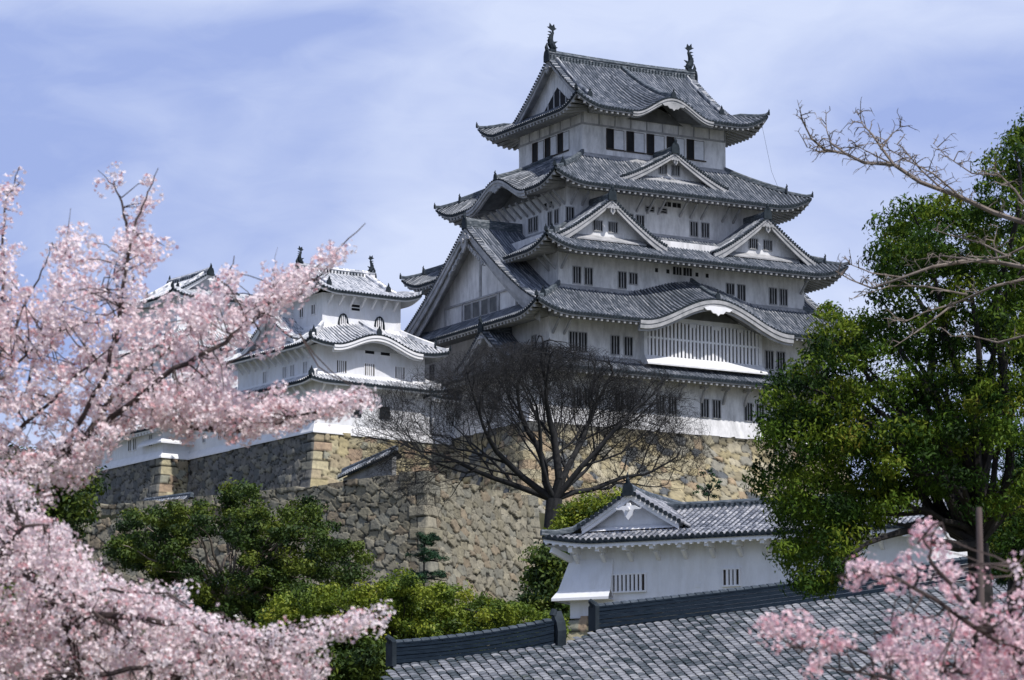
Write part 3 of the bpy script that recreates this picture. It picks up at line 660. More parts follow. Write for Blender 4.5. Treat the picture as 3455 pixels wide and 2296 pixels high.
brackets(w4, 'W', [-5.5, -4.4, -3.3, -2.2, -1.1, 0, 1.1, 2.2, 3.3, 4.4, 5.5, 6.6, 7.4], 10.3, 63.75, 1.25, 1.1)
brackets(w3, 'S', [-12.2, 12.1], 9.93, 57.6, 1.2, 1.1); brackets(w3, 'W', [9.5, 8.4], 12.5, 57.6, 1.2, 1.1)
brackets(w2, 'S', [-13.7, -12.6], 11, 51.8, 1.2, 1.1)
brackets(w1, 'S', [-14.6, -12.4, -10.2, -8.0, -5.8, -3.6, -1.4, .8, 3.0, 5.2, 7.4, 9.6, 11.8], 11.25, 47.0, 1.1, 1.25, curve=True)
# lightning-rod cable and corner wires
mm = MB(); mm.tube([P('S', 9.4, 8.2, 72.9), P('S', 10.2, 8.5, 68.6), P('S', 11.2, 8.7, 66.2)], .012, 4); mm.build('lightning_cable', [M_CAP], keep)

# ================================================================== masonry
def stone_wall(name, label, pts, miters, ztop, depth, flare, size, palette, seed, parent=None, quoin=(False, False), res=.11, sag=0, group=None, curve=1.35, dark=.0, thick=1.0):
    """battered dry-stone wall along a polyline; every stone is its own facet with its own colour"""
    rg = np.random.default_rng(seed); V = []; F = []; C = []; base = 0
    root = None
    for k in range(len(pts)-1):
        p0 = np.array(pts[k][:2]); p1 = np.array(pts[k+1][:2]); L_ = np.linalg.norm(p1-p0); d = (p1-p0)/L_; nrm = np.array([d[1], -d[0]])
        m0 = np.array(miters[k]); m1 = np.array(miters[k+1])
        nu = int(L_/res)+1; nv = int(depth*1.12/res)+1
        u = np.linspace(0, 1, nu); v = np.linspace(0, 1, nv); U, Vv = np.meshgrid(u, v)
        f = flare*Vv**curve; dz = depth*Vv
        # masonry coordinates in metres
        X = U*(L_+2*f)-f*0; Z = Vv*depth*1.08
        X = (U-.5)*(L_+1.2*f)+.5*L_
        sx, sy = size*1.18, size*.82
        gx, gy = int(math.ceil((L_+8)/sx)), int(math.ceil((depth*1.08+4)/sy))
        SX = (np.arange(gx)[None, :]+rg.uniform(.08, .92, (gy, gx)))*sx-4; SY = (np.arange(gy)[:, None]+rg.uniform(.10, .90, (gy, gx)))*sy-2
        W_ = rg.uniform(-.26, .24, (gy, gx))*size
        ci = np.floor((X+4)/sx).astype(int); ri = np.floor((Z+2)/sy).astype(int)
        d1 = np.full(X.shape, 1e9); d2 = np.full(X.shape, 1e9); idd = np.zeros(X.shape, int)
        wob = .04*size*np.sin(X*5.1+Z*3.3+seed)+.05*size*np.sin(X*9.3-Z*7.1)
        for a in (-1, 0, 1):
            for b in (-1, 0, 1):
                cc = np.clip(ci+a, 0, gx-1); rr = np.clip(ri+b, 0, gy-1)
                ax = np.abs(X+wob-SX[rr, cc])/1.12; ay = np.abs(Z+wob-SY[rr, cc])*1.18
                dd = (ax**2.2+ay**2.2)**(1/2.2)+W_[rr, cc]; ii = rr*gx+cc
                upd = dd < d1; d2 = np.where(upd, d1, np.minimum(d2, np.where(ii == idd, 1e9, dd))); idd = np.where(upd, ii, idd); d1 = np.where(upd, dd, d1)
        edge = (d2-d1)                                   # ~0 at the joint
        # quoins: long and short squared blocks at the corners
        rh = size*1.12
        row = np.floor(Z/rh).astype(int)
        for end, q in ((0, quoin[0] if k == 0 else True), (1, quoin[1] if k == len(pts)-2 else True)):
            if not q: continue
            dist = (X-X[:, :1]) if end == 0 else (X[:, -1:]-X)
            ln = np.where((row+k+end) % 2 == 0, size*2.1, size*1.2)
            ins = dist < ln
            ez = np.minimum(np.abs(Z/rh-row), np.abs(row+1-Z/rh))*rh*1.6; ex = (ln-dist)*1.6
            e2 = np.minimum(ez, ex)
            edge = np.where(ins, e2, np.minimum(edge, np.where(dist < ln+.25, (dist-ln)*1.6, 9))); idd = np.where(ins, 900000+row, idd)
        topc = Z < size*.62                              # capping course
        h = np.clip(edge/(size*.11), 0, 1)
        disp = (1-(1-h)**2)*.16*size/.8*np.where(idd >= 900000, .75, 1)
        hs = (np.sin(idd*12.9898+seed)*43758.5453) % 1; hs2 = (np.sin(idd*78.233+seed*1.7)*12543.123) % 1; hs3 = (np.sin(idd*39.425+seed*.7)*24634.63) % 1
        disp += (hs2-.5)*.09*(h > .3)+(rg.random(X.shape)-.5)*.035
        disp += (np.sin(X*(hs-.5)*2+hs2*6)+np.sin(Z*(hs3-.5)*3+hs*9))*.055*h
        wx = p0[0]+(p1[0]-p0[0])*U+(m0[0]*(1-U)+m1[0]*U)*f+nrm[0]*disp; wy = p0[1]+(p1[1]-p0[1])*U+(m0[1]*(1-U)+m1[1]*U)*f+nrm[1]*disp
        rag = (hs-.5)*.22*np.clip(1-Z/.5, 0, 1) if sag >= 0 else 0
        wz = ztop-dz+rag-sag*np.sin(np.pi*U)*np.clip(1-Vv*2, 0, 1)
        # corners must stay shut: fade displacement to a common bevel
        if k > 0 or True:
            fade = np.clip(np.minimum(U, 1-U)*L_/.14, 0, 1)
            wx = wx-nrm[0]*disp*(1-fade); wy = wy-nrm[1]*disp*(1-fade)
        pal = np.array(palette[k % len(palette)] if isinstance(palette[0][0], tuple) else palette); col = pal[(hs3*len(pal)).astype(int) % len(pal)]*(.80+.34*hs[..., None])
        jd = np.clip((edge-.016)/(size*.07), 0, 1)[..., None]
        col = col*jd+np.array([.020, .020, .018])*(1-jd)
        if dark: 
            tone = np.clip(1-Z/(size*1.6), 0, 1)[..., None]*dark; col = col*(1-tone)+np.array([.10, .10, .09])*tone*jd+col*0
        V.append(np.stack([wx, wy, wz], -1).reshape(-1, 3)); C.append(col.reshape(-1, 3))
        I = np.arange(nu*nv).reshape(nv, nu)+base
        F.append(np.stack([I[:-1, :-1], I[1:, :-1], I[1:, 1:], I[:-1, 1:]], -1).reshape(-1, 4)); base += nu*nv
        # top slab going back
        tv = np.stack([wx[0], wy[0], wz[0]], -1); bv = tv.copy(); bv[:, 0] -= nrm[0]*thick; bv[:, 1] -= nrm[1]*thick
        V.append(tv); V.append(bv); C.append(col[0]); C.append(col[0]); I0 = np.arange(nu)+base; I1 = I0+nu
        F.append(np.stack([I0[:-1], I0[1:], I1[1:], I1[:-1]], -1)); base += 2*nu
    o = mesh_np(name, np.concatenate(V), np.concatenate(F), [M_STONE], parent, col=np.concatenate(C))
    return tag(o, label, 'stone wall' if parent is None else None, group) if parent is None else o
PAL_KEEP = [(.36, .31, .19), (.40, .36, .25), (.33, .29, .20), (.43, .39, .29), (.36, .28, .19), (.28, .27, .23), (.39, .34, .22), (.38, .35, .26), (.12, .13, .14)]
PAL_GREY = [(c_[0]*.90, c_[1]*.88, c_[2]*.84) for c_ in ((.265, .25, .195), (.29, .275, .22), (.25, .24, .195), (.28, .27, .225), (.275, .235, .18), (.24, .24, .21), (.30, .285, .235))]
PAL_DARK = [(.15, .15, .145), (.19, .185, .165), (.12, .125, .12), (.22, .21, .17), (.17, .165, .15)]  # west-face stones: weathered grey plus painted-in shade
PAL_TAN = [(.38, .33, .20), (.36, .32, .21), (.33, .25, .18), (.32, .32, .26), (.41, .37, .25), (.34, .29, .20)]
def frame_pt(ox, oy, yaw, x, y):
    t = R(yaw); return (ox+x*math.cos(t)-y*math.sin(t), oy+x*math.sin(t)+y*math.cos(t))
def miter(pts):
    out_ = []
    n = len(pts); ns = []
    for k in range(n-1):
        d = np.array(pts[k+1][:2])-np.array(pts[k][:2]); d = d/np.linalg.norm(d); ns.append(np.array([d[1], -d[0]]))
    for k in range(n):
        if k == 0: out_.append(ns[0])
        elif k == n-1: out_.append(ns[-1])
        else:
            b = ns[k-1]+ns[k]; b = b/np.linalg.norm(b); out_.append(b/max(.3, b.dot(ns[k])))
    return out_
# keep's own base: north-west corner -> south-west -> south-east
kp = [frame_pt(9.744, 308.4, 30, x, y) for x, y in ((-16.3, 11.6), (-16.3, -11.55), (14.9, -11.55), (14.9, 11))]
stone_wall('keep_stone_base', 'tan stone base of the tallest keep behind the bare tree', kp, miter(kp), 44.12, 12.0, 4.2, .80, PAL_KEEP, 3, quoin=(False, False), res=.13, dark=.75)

# ================================================================== SMALL WEST KEEP
sk = thing('small_keep', 'smaller bright white tower left of the tallest keep with arched windows', 'castle tower', (-16.388, 294.0, 0), 35)
sc = (5.45, 6.4)
s1w = wallbox(sk, 10.9, 12.8, 48.2, 51.2, M_NEW, c=sc)
s0w = wallbox(sk, 11.5, 13.4, 43.75, 48.5, M_NEW, c=sc)
s2w = wallbox(sk, 7.9, 8.4, 51.2, 56.0, M_NEW, c=(5.45, 5.7))
apron(sk, 11.5, 13.4, 43.75, M_TRIM2, c=sc, h=.75, f=.32)
sr0 = Roof(5.75+1.15, 6.7+1.15, 5.5, 6.45, 48.0, 48.75, lift=.25, c=sc, lc=2)
sr0.build(sk, (6.7, 5.75), TILEW, rafters=False, label='lowest white-plastered tile skirt')
sr1 = Roof(5.45+1.5, 6.4+1.5, 3.95, 4.9, 51.15, 53.1, lift=.35, c=sc, lc=2.4, bumps=[dict(side='S', x=-.15, w=4.2, h=1.15, h1=.5, board=.42)])
sr1.build(sk, (6.4, 5.45), TILEW, rafters=False, label='middle white-plastered tile roof with curved gable')
sr2 = Roof(3.95+1.3, 4.2+1.3, 0, 0, 56.05, 58.7, lift=.5, p=1.2, c=(5.45, 5.7), lc=2.2, irimoya=3.75)
sr2o = sr2.build(sk, (4.2, 3.95), TILEW, rafters=False, label='top white-plastered hip-and-gable roof')
for sx in (-1, 1): top_gable(sr2o, sr2, sx, TILEW, 0, M_NEW, 0, boardw=.3, gg=.35)
main_ridge(sr2o, sr2, TILEW, h=.5, sag=.05, s=.7)
shachi(sr2o, (5.45-3.6, 5.7, 59.1), -1, .62); shachi(sr2o, (5.45+3.6, 5.7, 59.1), 1, .62)
apron(sk, 7.9, 8.4, 52.75, M_TRIM2, c=(5.45, 5.7), h=.6, f=.35)
apron(sk, 10.9, 12.8, 48.62, M_TRIM2, c=sc, h=.35, f=.3)
def so(x): return x-sc[0]
for x0 in (2.5, 5.3, 8.35): window(sk, 'S', so(x0), .95, 48.98, 50.0, 6.4, 4, c=sc, fr=M_TRIM2, back=M_WOOD, barw=.10)
for x0 in (5.28, 6.85): window(sk, 'S', so(x0), .95, 50.85, 51.12, 6.4, 0, c=sc, fr=M_TRIM2)
for x0 in (3.8, 6.65): window(sk, 'S', so(x0), .90, 45.42, 46.35, 6.7, 3, c=sc, fr=M_CAP, hb=2, barw=.05, back=M_DARK)
for y0 in (8.25, 5.0, 3.75, 1.7): window(sk, 'W', -(y0-6.4), .55, 48.75, 49.9, 5.45, 2, c=sc, fr=M_TRIM2)
for y0 in (4.8, 2.9): window(sk, 'W', -(y0-5.7), .55, 54.3, 55.1, 3.95, 1, c=(5.45, 5.7), fr=M_TRIM2)
window(sk, 'S', -.65, .85, 54.72, 55.25, 4.2, 0, c=(5.45, 5.7), fr=M_TRIM2, hb=1)
def arch_window(parent, x, y, z0, s=1.0):
    m = MB(); H_ = 1.38*s; W_ = .46*s
    prof = [(-W_*1.05, 0), (-W_*.98, H_*.45), (-W_*.80, H_*.75), (-W_*.45, H_*.93), (0, H_), (W_*.45, H_*.93), (W_*.80, H_*.75), (W_*.98, H_*.45), (W_*1.05, 0)]
    m.poly_prism([(x+a, y-.012, z0+b) for a, b in prof], (0, .05, 0), 1)
    for i in range(len(prof)-1):
        (a, b), (c_, d_) = prof[i], prof[i+1]; m.beam((x+a, y-.07, z0+b), (x+c_, y-.07, z0+d_), .10, .16, 0, up=(0, -1, 0))
    m.box(x-W_*1.3, x+W_*1.3, y-.12, y, z0-.08, z0, 0)
    for i in range(4): xx = x-W_*.62+i*W_*.41; m.box(xx-.045, xx+.045, y-.07, y-.02, z0, z0+H_*(.80 if i in (0, 3) else .93), 2)
    m.build('arched_window', [M_CAP, M_WOOD, M_TRIM2], parent)
arch_window(sk, 3.55, 1.5, 52.95); arch_window(sk, 7.2, 1.5, 53.05)
gable(sk, 'W', 0, 4.3, 51.95, 54.5, 6.4, 3.9, 5.5, TILEW, c=sc, base_z=51.5, gegyo=.4, board=.3, win=None, wallmat=M_NEW, label='white plastered side gable')
brackets(s2w, 'S', [-3.4, -2.3, -1.2, -.1, 1.0, 2.1, 3.2], 4.2, 55.05, .8, .75, c=(5.45, 5.7), w_=.14, mt=M_TRIM2)
brackets(s1w, 'W', [-5.6, -4.5, -3.4, -2.3, -1.2, -.1, 1.0, 2.1, 3.2, 4.3, 5.4], 5.45, 50.15, .9, .8, c=sc, w_=.15, mt=M_TRIM2)
brackets(s0w, 'W', [-5.6, -4.5, -3.4, -2.3, -1.2, -.1, 1.0, 2.1, 3.2, 4.3, 5.4], 5.75, 47.0, .7, .75, c=sc, w_=.15, mt=M_TRIM2)
brackets(s0w, 'S', [-5.2, -4.0, 4.2, 5.2], 6.7, 47.0, .7, .75, c=sc, w_=.15, mt=M_TRIM2)
m = MB(); m.box(-.32, 1.6, -.75, -.3, 45.5, 45.62); m.add([(-.35, -.3, 46.0), (1.6, -.3, 46.0), (1.65, -.85, 45.6), (-.4, -.85, 45.6)], [(3, 2, 1, 0)]); m.build('stone_drop', [M_TRIM2], sk)

# corridor east of the small keep, between it and the main keep
cr = thing('link_corridor', 'low white corridor between the small keep and the tallest keep, behind the bare tree', 'building', (-16.388, 294.0, 0), 35)
cc = (14.9, 3.2)
wallbox(cr, 6.8, 7.0, 43.75, 47.8, M_NEW, c=cc); Roof(4.3, 4.6, 2.2, .2, 47.6, 49.6, lift=.2, c=cc, lc=1.5).build(cr, (3.5, 3.4), TILEW)
apron(cr, 6.8, 7.0, 43.75, M_TRIM2, c=cc, h=.7, f=.3)
for a in (-1.6, .2, 1.7, 2.6): window(cr, 'S', a, .8, 45.3, 46.4, 3.5, 3, c=cc, fr=M_TRIM2)
# long corridor running back to the left, with its turret bay
co = thing('long_corridor', 'long white plastered corridor behind the cherry blossom, stepping out over stone', 'building', (-16.388, 294.0, 0), 35)
for cx_, cy_, W_, D_, z1 in ((2.6, 16.9, 5.8, 7.2, 46.9), (1.2, 27.6, 8.4, 14.2, 46.4)):
    wallbox(co, W_, D_, 43.7, z1, M_NEW, c=(cx_, cy_)); apron(co, W_, D_, 43.7, M_TRIM2, c=(cx_, cy_), h=.62, f=.34, sides='SW')
    Roof(W_/2+1, D_/2+1, .3, D_/2-2.0, z1-.1, z1+1.7, lift=.3, c=(cx_, cy_), lc=2).build(co, (D_/2, W_/2), TILEW)
for y0 in (15.2, 14.2, 17.9): window(co, 'W', -(y0-16.9), .5, 44.9, 45.7, 2.9, 1, c=(2.6, 16.9), fr=M_TRIM2)
for y0 in (22.6, 25.5, 26.4, 30): window(co, 'W', -(y0-27.6), .5, 44.9, 45.9, 4.2, 1, c=(1.2, 27.6), fr=M_TRIM2)
m = MB(); m.add([(-3.15, 20.45, 45.5), (.4, 20.45, 45.5), (.5, 19.75, 45.0), (-3.6, 19.75, 45.0), (.5, 19.75, 44.85), (-3.6, 19.75, 44.85)], [(3, 2, 1, 0), (5, 4, 2, 3)])
m.add([(-3.05, 20.4, 45.5), (-3.05, 24.0, 45.5), (-3.6, 24.0, 45.0), (-3.6, 19.75, 45.0), (-3.6, 24, 44.85), (-3.6, 19.75, 44.85)], [(0, 1, 2, 3), (3, 2, 4, 5)]); m.build('stone_drop', [M_TRIM2], co)
# far left tower whose top roof shows above the blossom
nk_o = at(640, 1036, 330)
nk = thing('far_keep', 'far small castle tower mostly hidden behind blossom, only its pale top roof showing', 'castle tower', (nk_o.x, nk_o.y, 0), 125)
nz = nk_o.z
wallbox(nk, 8.5, 7.5, nz-7, nz+.2, M_NEW)
wallbox(nk, 11, 10, 43.7, nz-5, M_NEW)
nr = Roof(4.25+1.2, 3.75+1.2, 0, 0, nz, nz+2.7, lift=.5, p=1.2, lc=2, irimoya=3.7); nro = nr.build(nk, (3.75, 4.25), TILEW)
for sx in (-1, 1): top_gable(nro, nr, sx, TILEW, 0, M_NEW, 0, boardw=.3, gg=.35)
main_ridge(nro, nr, TILEW, h=.5, sag=.05, s=.7)
Roof(6.9, 6.4, 4.2, 3.7, nz-5, nz-3, lift=.4, lc=2).build(nk, (5, 5.5), TILEW)

# stone base of the small keep and the corridor (west faces: weathered grey with their shade painted into the palette)
sp_pts = [frame_pt(-16.388, 294, 35, x, y) for x, y in ((-3.1, 38), (-3.1, 20.4), (-.3, 20.4), (-.3, -.35), (13.5, -.35), (18.0, -.35))]
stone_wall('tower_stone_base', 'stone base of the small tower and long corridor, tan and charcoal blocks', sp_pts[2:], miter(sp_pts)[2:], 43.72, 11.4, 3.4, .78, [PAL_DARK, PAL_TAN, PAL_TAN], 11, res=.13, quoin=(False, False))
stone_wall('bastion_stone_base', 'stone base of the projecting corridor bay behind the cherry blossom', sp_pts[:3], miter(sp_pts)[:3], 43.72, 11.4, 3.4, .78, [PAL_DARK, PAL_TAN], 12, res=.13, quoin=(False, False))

# ================================================================== NEAR STONE WALL AND PLATEAU
C0 = at(1439, 1590, 235); zt = C0.z
Lp = atz(150, 1716, zt); Rp = atz(1812, 1675, zt)
C1 = (C0.x, C0.y); nwp = [(Lp.x, Lp.y), C1, (Rp.x, Rp.y)]
back = (Rp.x-6*.75, Rp.y+10)
mit = miter(nwp)
stone_wall('terrace_wall', 'big grey-brown dry stone terrace wall with a sharp corner below the castle', nwp, mit, zt, 13.5, 3.0, .74, PAL_GREY, 21, quoin=(False, True), res=.08, sag=.35)
def gz(x, y): return .068*min(max(y, 0), 238)-.5
g = MB(); ys = [-60, 0, 40, 80, 110, 140, 170, 200, 226, 300, 600, 3000, 8000]; xs = [-8000, -1500, -400, -150, -80, -40, 0, 40, 80, 150, 400, 1500, 8000]
V = [(x, y, gz(x, y)) for y in ys for x in xs]; nx = len(xs)
g.add(V, [(j*nx+i, j*nx+i+1, (j+1)*nx+i+1, (j+1)*nx+i) for j in range(len(ys)-1) for i in range(nx-1)]); tag(g.build('ground', [M_GROUND]), kind='structure')
g = MB(); hp = [(-140, 262), (-60, 264), (-42, 258), (Lp.x-1.2, Lp.y+.3), (C1[0]-.1, C1[1]+.9), (Rp.x-.6, Rp.y+1), (Rp.x+4, Rp.y+6), (60, 262), (140, 270), (140, 420), (-140, 420)]
n = len(hp); g.add([(x, y, zt-.95) for x, y in hp]+[((x, y+3.5, 5) if abs(x+15) < 26 else (x, y-32, 8)) for x, y in hp], [tuple(range(n))]+[(i, n+i, n+(i+1) % n, (i+1) % n) for i in range(n)])
tag(g.build('hill', [M_GROUND]), kind='structure')
# lower buttress corner standing in front of the terrace wall
bp = at(1441, 1800, 229)
bt = [(bp.x-9.5, bp.y+6.5), (bp.x, bp.y), (bp.x+1.9, bp.y+3.2)]
stone_wall('lower_wall_corner', 'pointed grey stone corner rising behind the little pine, in front of the terrace wall', bt[:3], miter(bt), bp.z, 7.5, 2.2, .85, PAL_GREY, 31, quoin=(True, True), res=.11, sag=1.2) if False else None

# tiled plaster walls on the plateau
M_WEATH = plaster('weathered_grey_plaster', (.20, .20, .20), (.32, .32, .32), (.13, .13, .12))
def tiled_wall(name, label, p, q, zb0, zb1, h, tm=TILE, wd=.55, thk=.35, mt=M_OLD, sp=.28, parent=None, grp=None):
    p = Vector(p); q = Vector(q); L_ = (q-p).length; yaw = math.degrees(math.atan2(q.y-p.y, q.x-p.x))
    t = thing(name, label, 'wall', (p.x, p.y, 0), yaw, grp); sl = (zb1-zb0)/L_
    m = MB(); m.add([(0, -thk/2, zb0), (L_, -thk/2, zb1), (L_, thk/2, zb1), (0, thk/2, zb0), (0, -thk/2, zb0+h), (L_, -thk/2, zb1+h), (L_, thk/2, zb1+h), (0, thk/2, zb0+h)], [(0, 1, 5, 4), (1, 2, 6, 5), (2, 3, 7, 6), (3, 0, 4, 7)]); m.build('wall', [mt], t)
    r_ = MB()
    for sg in (-1, 1):
        r_.quad((-.2, 0, zb0+h+.45), (L_+.2, 0, zb1+h+.45), (L_+.2, sg*wd, zb1+h+.02), (-.2, sg*wd, zb0+h+.02), 1)
        r_.quad((-.2, sg*wd, zb0+h+.02), (L_+.2, sg*wd, zb1+h+.02), (L_+.2, sg*wd*.9, zb1+h-.1), (-.2, sg*wd*.9, zb0+h-.1), 2)
        for i in range(int(L_/sp)+1):
            x = i*sp; z_ = zb0+sl*x+h; r_.tube([(x, sg*(wd+.04), z_+.05), (x, sg*.05, z_+.48)], .085, 6, 0)
    r_.sweep([(-.3, 0, zb0+h+.45), (L_+.3, 0, zb1+h+.45)], [(-.14, -.1), (-.14, .16), (-.07, .27), (.07, .27), (.14, .16), (.14, -.1)], (0, 1, 0), 3)
    r_.build('roof', [tm['col'], tm['base'], tm['cap'], tm['ridge']], t); return t
tw = at(1165, 1618, 248); te = at(1330, 1550, 243)
te2 = at(1790, 1612, 262)
tiled_wall('tiled_wall', 'low plaster wall with a climbing tiled roof just above the terrace wall', (tw.x, tw.y, 0), (te.x, te.y, 0), zt-.4, zt+.5, 1.6, mt=M_WEATH)
a1 = at(500, 1660, 257); a2 = at(640, 1672, 253)
tiled_wall('tiled_wall', 'short tiled wall end peeping over the terrace wall on the left', (a1.x, a1.y, 0), (a2.x, a2.y, 0), zt-.4, zt-.5, .62)
a1 = at(600, 1985, 205); a2 = at(800, 1970, 203)
tiled_wall('tiled_wall', 'pale tiled coping half hidden among the dark green trees', (a1.x, a1.y, 0), (a2.x, a2.y, 0), a1.z-1.9, a2.z-1.9, 1.6, sp=.3)
# ================================================================== WHITE TURRET (right, nearer)
yo = at(1923, 1893, 165)
yg = thing('white_turret', 'nearer long white storehouse turret with a gabled grey tiled roof above the foreground roof', 'turret', (yo.x, yo.y, 0), -24.5)
def yloc(px, py, yl):           # local (x, z) of a pixel on the plane y = yl
    a = (px-CX)/FPX; b = (CY-py)/FPX; d = np.array([a, cp_-b*sp_, sp_+b*cp_]); t = R(-24.5)
    uy = np.array([-math.sin(t), math.cos(t)]); ux = np.array([math.cos(t), math.sin(t)]); o2 = np.array([yo.x, yo.y])
    k = (yl+uy@o2)/(uy@d[:2]); p = d*k; return float((p[:2]-o2)@ux), float(p[2]+CAMZ)
xe, _ = yloc(3135, 1900, 0); _, zbot = yloc(1923.5, 2088, 0); xr, zeave = yloc(2246, 1813, -1.15); _, zridge = yloc(2398, 1690, 3.2)
gxc, gza = yloc(2126, 1668, -.1); gl, gzf = yloc(1963, 1786, -.1); gr, _ = yloc(2291, 1779, -.1); xl, zl = yloc(1828, 1812, -1.15)
ywx = 2*gxc                                             # wing width
yw = MB(); ztopw = zeave+.5
yw.add([(0, 0, zbot), (xe, 0, zbot), (xe, 0, ztopw), (0, 0, ztopw)], [(0, 1, 2, 3)]); yw.add([(0, 9, zbot), (0, 0, zbot), (0, 0, ztopw), (0, 9, ztopw)], [(0, 1, 2, 3)])
yw.add([(xe, 0, zbot), (xe, 6.4, zbot), (xe, 6.4, ztopw+1), (xe, 3.2, zridge-.4), (xe, 0, ztopw)], [(0, 1, 2, 3, 4)])
yw.add([(0, 9, zbot), (xe, 9, zbot), (xe, 9, ztopw), (0, 9, ztopw)], [(3, 2, 1, 0)])
yw.build('wall', [M_NEW], yg)
class Gable2: pass
# wing: hipped skirt round a front gable with the ridge running back
hx = gxc-xl                                           # half width of the wing roof
ymid = 4.5; By = ymid+1.15
WING = dict(xl=xl, xc=gxc)
def zw(x):                                           # main slope of the wing across x
    d = hx-abs(x-gxc); return zeave+(gza-zeave+.10)*(max(d, 0)/hx)**1.12
def lift_(d1, d2): return .34*max(0, 1-(d1+d2)/2.6)**1.5
m = MB(); sp = .285; r_ = .095
def colpath(mb, pts, along, rr=r_, mi=0):
    for i in range(len(pts)-1):
        cr_ = random.random(); a = Vector(pts[i]); b = Vector(pts[i+1]); V = []
        for j, c_ in ((0, a), (1, b)):
            rad_ = rr*(1.07 if j == 0 else .94)
            for q in range(6): th = math.pi*q/5; V.append(c_+along*(-rad_*math.cos(th))+Vector((0, 0, rad_*math.sin(th)+(.02 if j == 0 else 0))))
        mb.add(V, [(q, q+1, 7+q, 6+q) for q in range(5)]+[(5, 4, 3, 2, 1, 0)], mi, cr_)
X = Vector((1, 0, 0)); Yv = Vector((0, 1, 0))
# front skirt: from the eave (y=-1.15) up to the gable wall (y=.35) across the wing, continuing as the long slope to the right
yr = 3.2; slope = lambda y: zeave+(zridge-.35-zeave)*((y+1.15)/(yr+1.15))**1.08
xend = xe+.9
for k in range(int((xend-xl)/sp)+1):
    x = xl+.1+k*sp; dl = x-xl
    ytop = min(.45, -1.15+dl) if x < gxc else yr
    n = max(2, int((ytop+1.15)/.30))
    if ytop < -1.0: continue
    pts = [(x, -1.15+(ytop+1.15)*i/n, slope(-1.15+(ytop+1.15)*i/n)+lift_(dl, i/n*(ytop+1.15))) for i in range(n+1)]
    pts = [p for p in pts if p[1] < .5 or slope(p[1]) > zw(x)-.05]
    colpath(m, pts, X) if x < gxc or pts[-1][1] > 1 and x > gr else (colpath(m, [p for p in pts if p[1] < .5], X), colpath(m, [p for p in pts if p[1] >= .5], X))
    c_ = Vector(pts[0])+Vector((0, -.02, .03)); m.add([c_+X*(.105*math.cos(q*math.pi/4))+Vector((0, 0, .105*math.sin(q*math.pi/4))) for q in range(8)], [tuple(range(8))], 2)
n = 40
V = []
for i in range(n+1):
    x = xl+(xend-xl)*i/n; dl = x-xl; ytop = (min(.5, -1.15+dl) if x < gxc else yr)
    V += [(x, -1.15, slope(-1.15)+lift_(dl, 0)), (x, ytop, slope(ytop)+lift_(dl, ytop+1.15)), (x, -1.15, slope(-1.15)+lift_(dl, 0)-.13), (x, -1.0, slope(-1.15)+lift_(dl, 0)-.13)]
m.add(V, [(4*i, 4*i+4, 4*i+5, 4*i+1) for i in range(n)], 1); m.add(V, [(4*i+2, 4*i+6, 4*i+4, 4*i) for i in range(n)], 2)
# back slope of the long range
m.quad((xl+2, yr, slope(yr)), (xend, yr, slope(yr)), (xend, 7.6, zeave), (xl+2, 7.6, zeave), 1)
# left slope of the wing (hip) and its columns
for k in range(int(10/sp)):
    y = -1.05+k*sp; xt = min(gxc, xl+(y+1.15)) if y < -.1 else gxc
    nn = max(2, int((xt-xl)/.3)); pts = [(xl+(xt-xl)*i/nn, y, zw(xl+(xt-xl)*i/nn)+lift_((xt-xl)*i/nn, y+1.15)) for i in range(nn+1)]
    if xt-xl > .3: colpath(m, pts, Yv)
for sg in (-1, 1):
    nn = 12; V = []
    for i in range(nn+1):
        u = (hx if sg < 0 else hx*.75)*i/nn; V += [(gxc+sg*u, -.1 if u < hx-1.0 else -.1-(u-hx+1.0), zw(gxc+sg*u)), (gxc+sg*u, 9.5, zw(gxc+sg*u))]
    m.add(V, [(2*i, 2*i+2, 2*i+3, 2*i+1) for i in range(nn)], 1)
# right slope of the wing seen beside the gable
wv = gr-gxc
for k in range(16):
    y = .35+k*sp; nn = 9; pts = [(gxc+wv*1.15*(1-i/nn), y, zw(gxc+wv*1.15*(1-i/nn))+.01) for i in range(nn+1)]
    pts = [p for p in pts if p[2] > slope(min(y, yr))-.02]
    if len(pts) > 1: colpath(m, pts, Yv)
# verge tiles along both slopes
for sg, wl_ in ((-1, gxc-gl), (1, wv)):
    mn = int(wl_*1.25/.26)
    for i in range(mn+1):
        u = wl_*(i+.3)/mn; z_ = zw(gxc+sg*u)+.05
        m.tube([(gxc+sg*u, -.28, z_), (gxc+sg*u, .22, z_+.03)], .10, 8, 0); cc_ = Vector((gxc+sg*u, -.29, z_))
        m.add([cc_+X*(.115*math.cos(q*math.pi/4))+Vector((0, 0, .115*math.sin(q*math.pi/4))) for q in range(8)], [tuple(range(8))], 2)
    m.tube([(gxc+sg*wl_*i/8, .30, zw(gxc+sg*wl_*i/8)+.12) for i in range(9)], .13, 8, 0)
yroof = m.build('roof', [M_TILEN, M_TILEBASE, M_CAP], yg)
m = MB()
prf = [(-.16, -.1), (-.16, .22), (-.08, .34), (.08, .34), (.16, .22), (.16, -.1)]
m.sweep([(gxc, -.3, gza+.16), (gxc, .6, gza+.06), (gxc, 2.2, gza+.0), (gxc, 9.4, gza)], prf, X, 0); oni(m, Vector((gxc, -.3, gza-.05)), SIDES['S'], .62)
m.tube([(gxc, -.35, gza+.7), (gxc, -.42, gza+.85), (gxc, -.36, gza+1.0)], [.05, .06, .02], 6, 1)
m.sweep([(gxc, yr, slope(yr)), (gxc+3, yr, slope(yr)-.03), (xend, yr, slope(yr)+.05)], [(-.2, -.1), (-.2, .26), (-.1, .36), (.1, .36), (.2, .26), (.2, -.1)], Yv, 0)
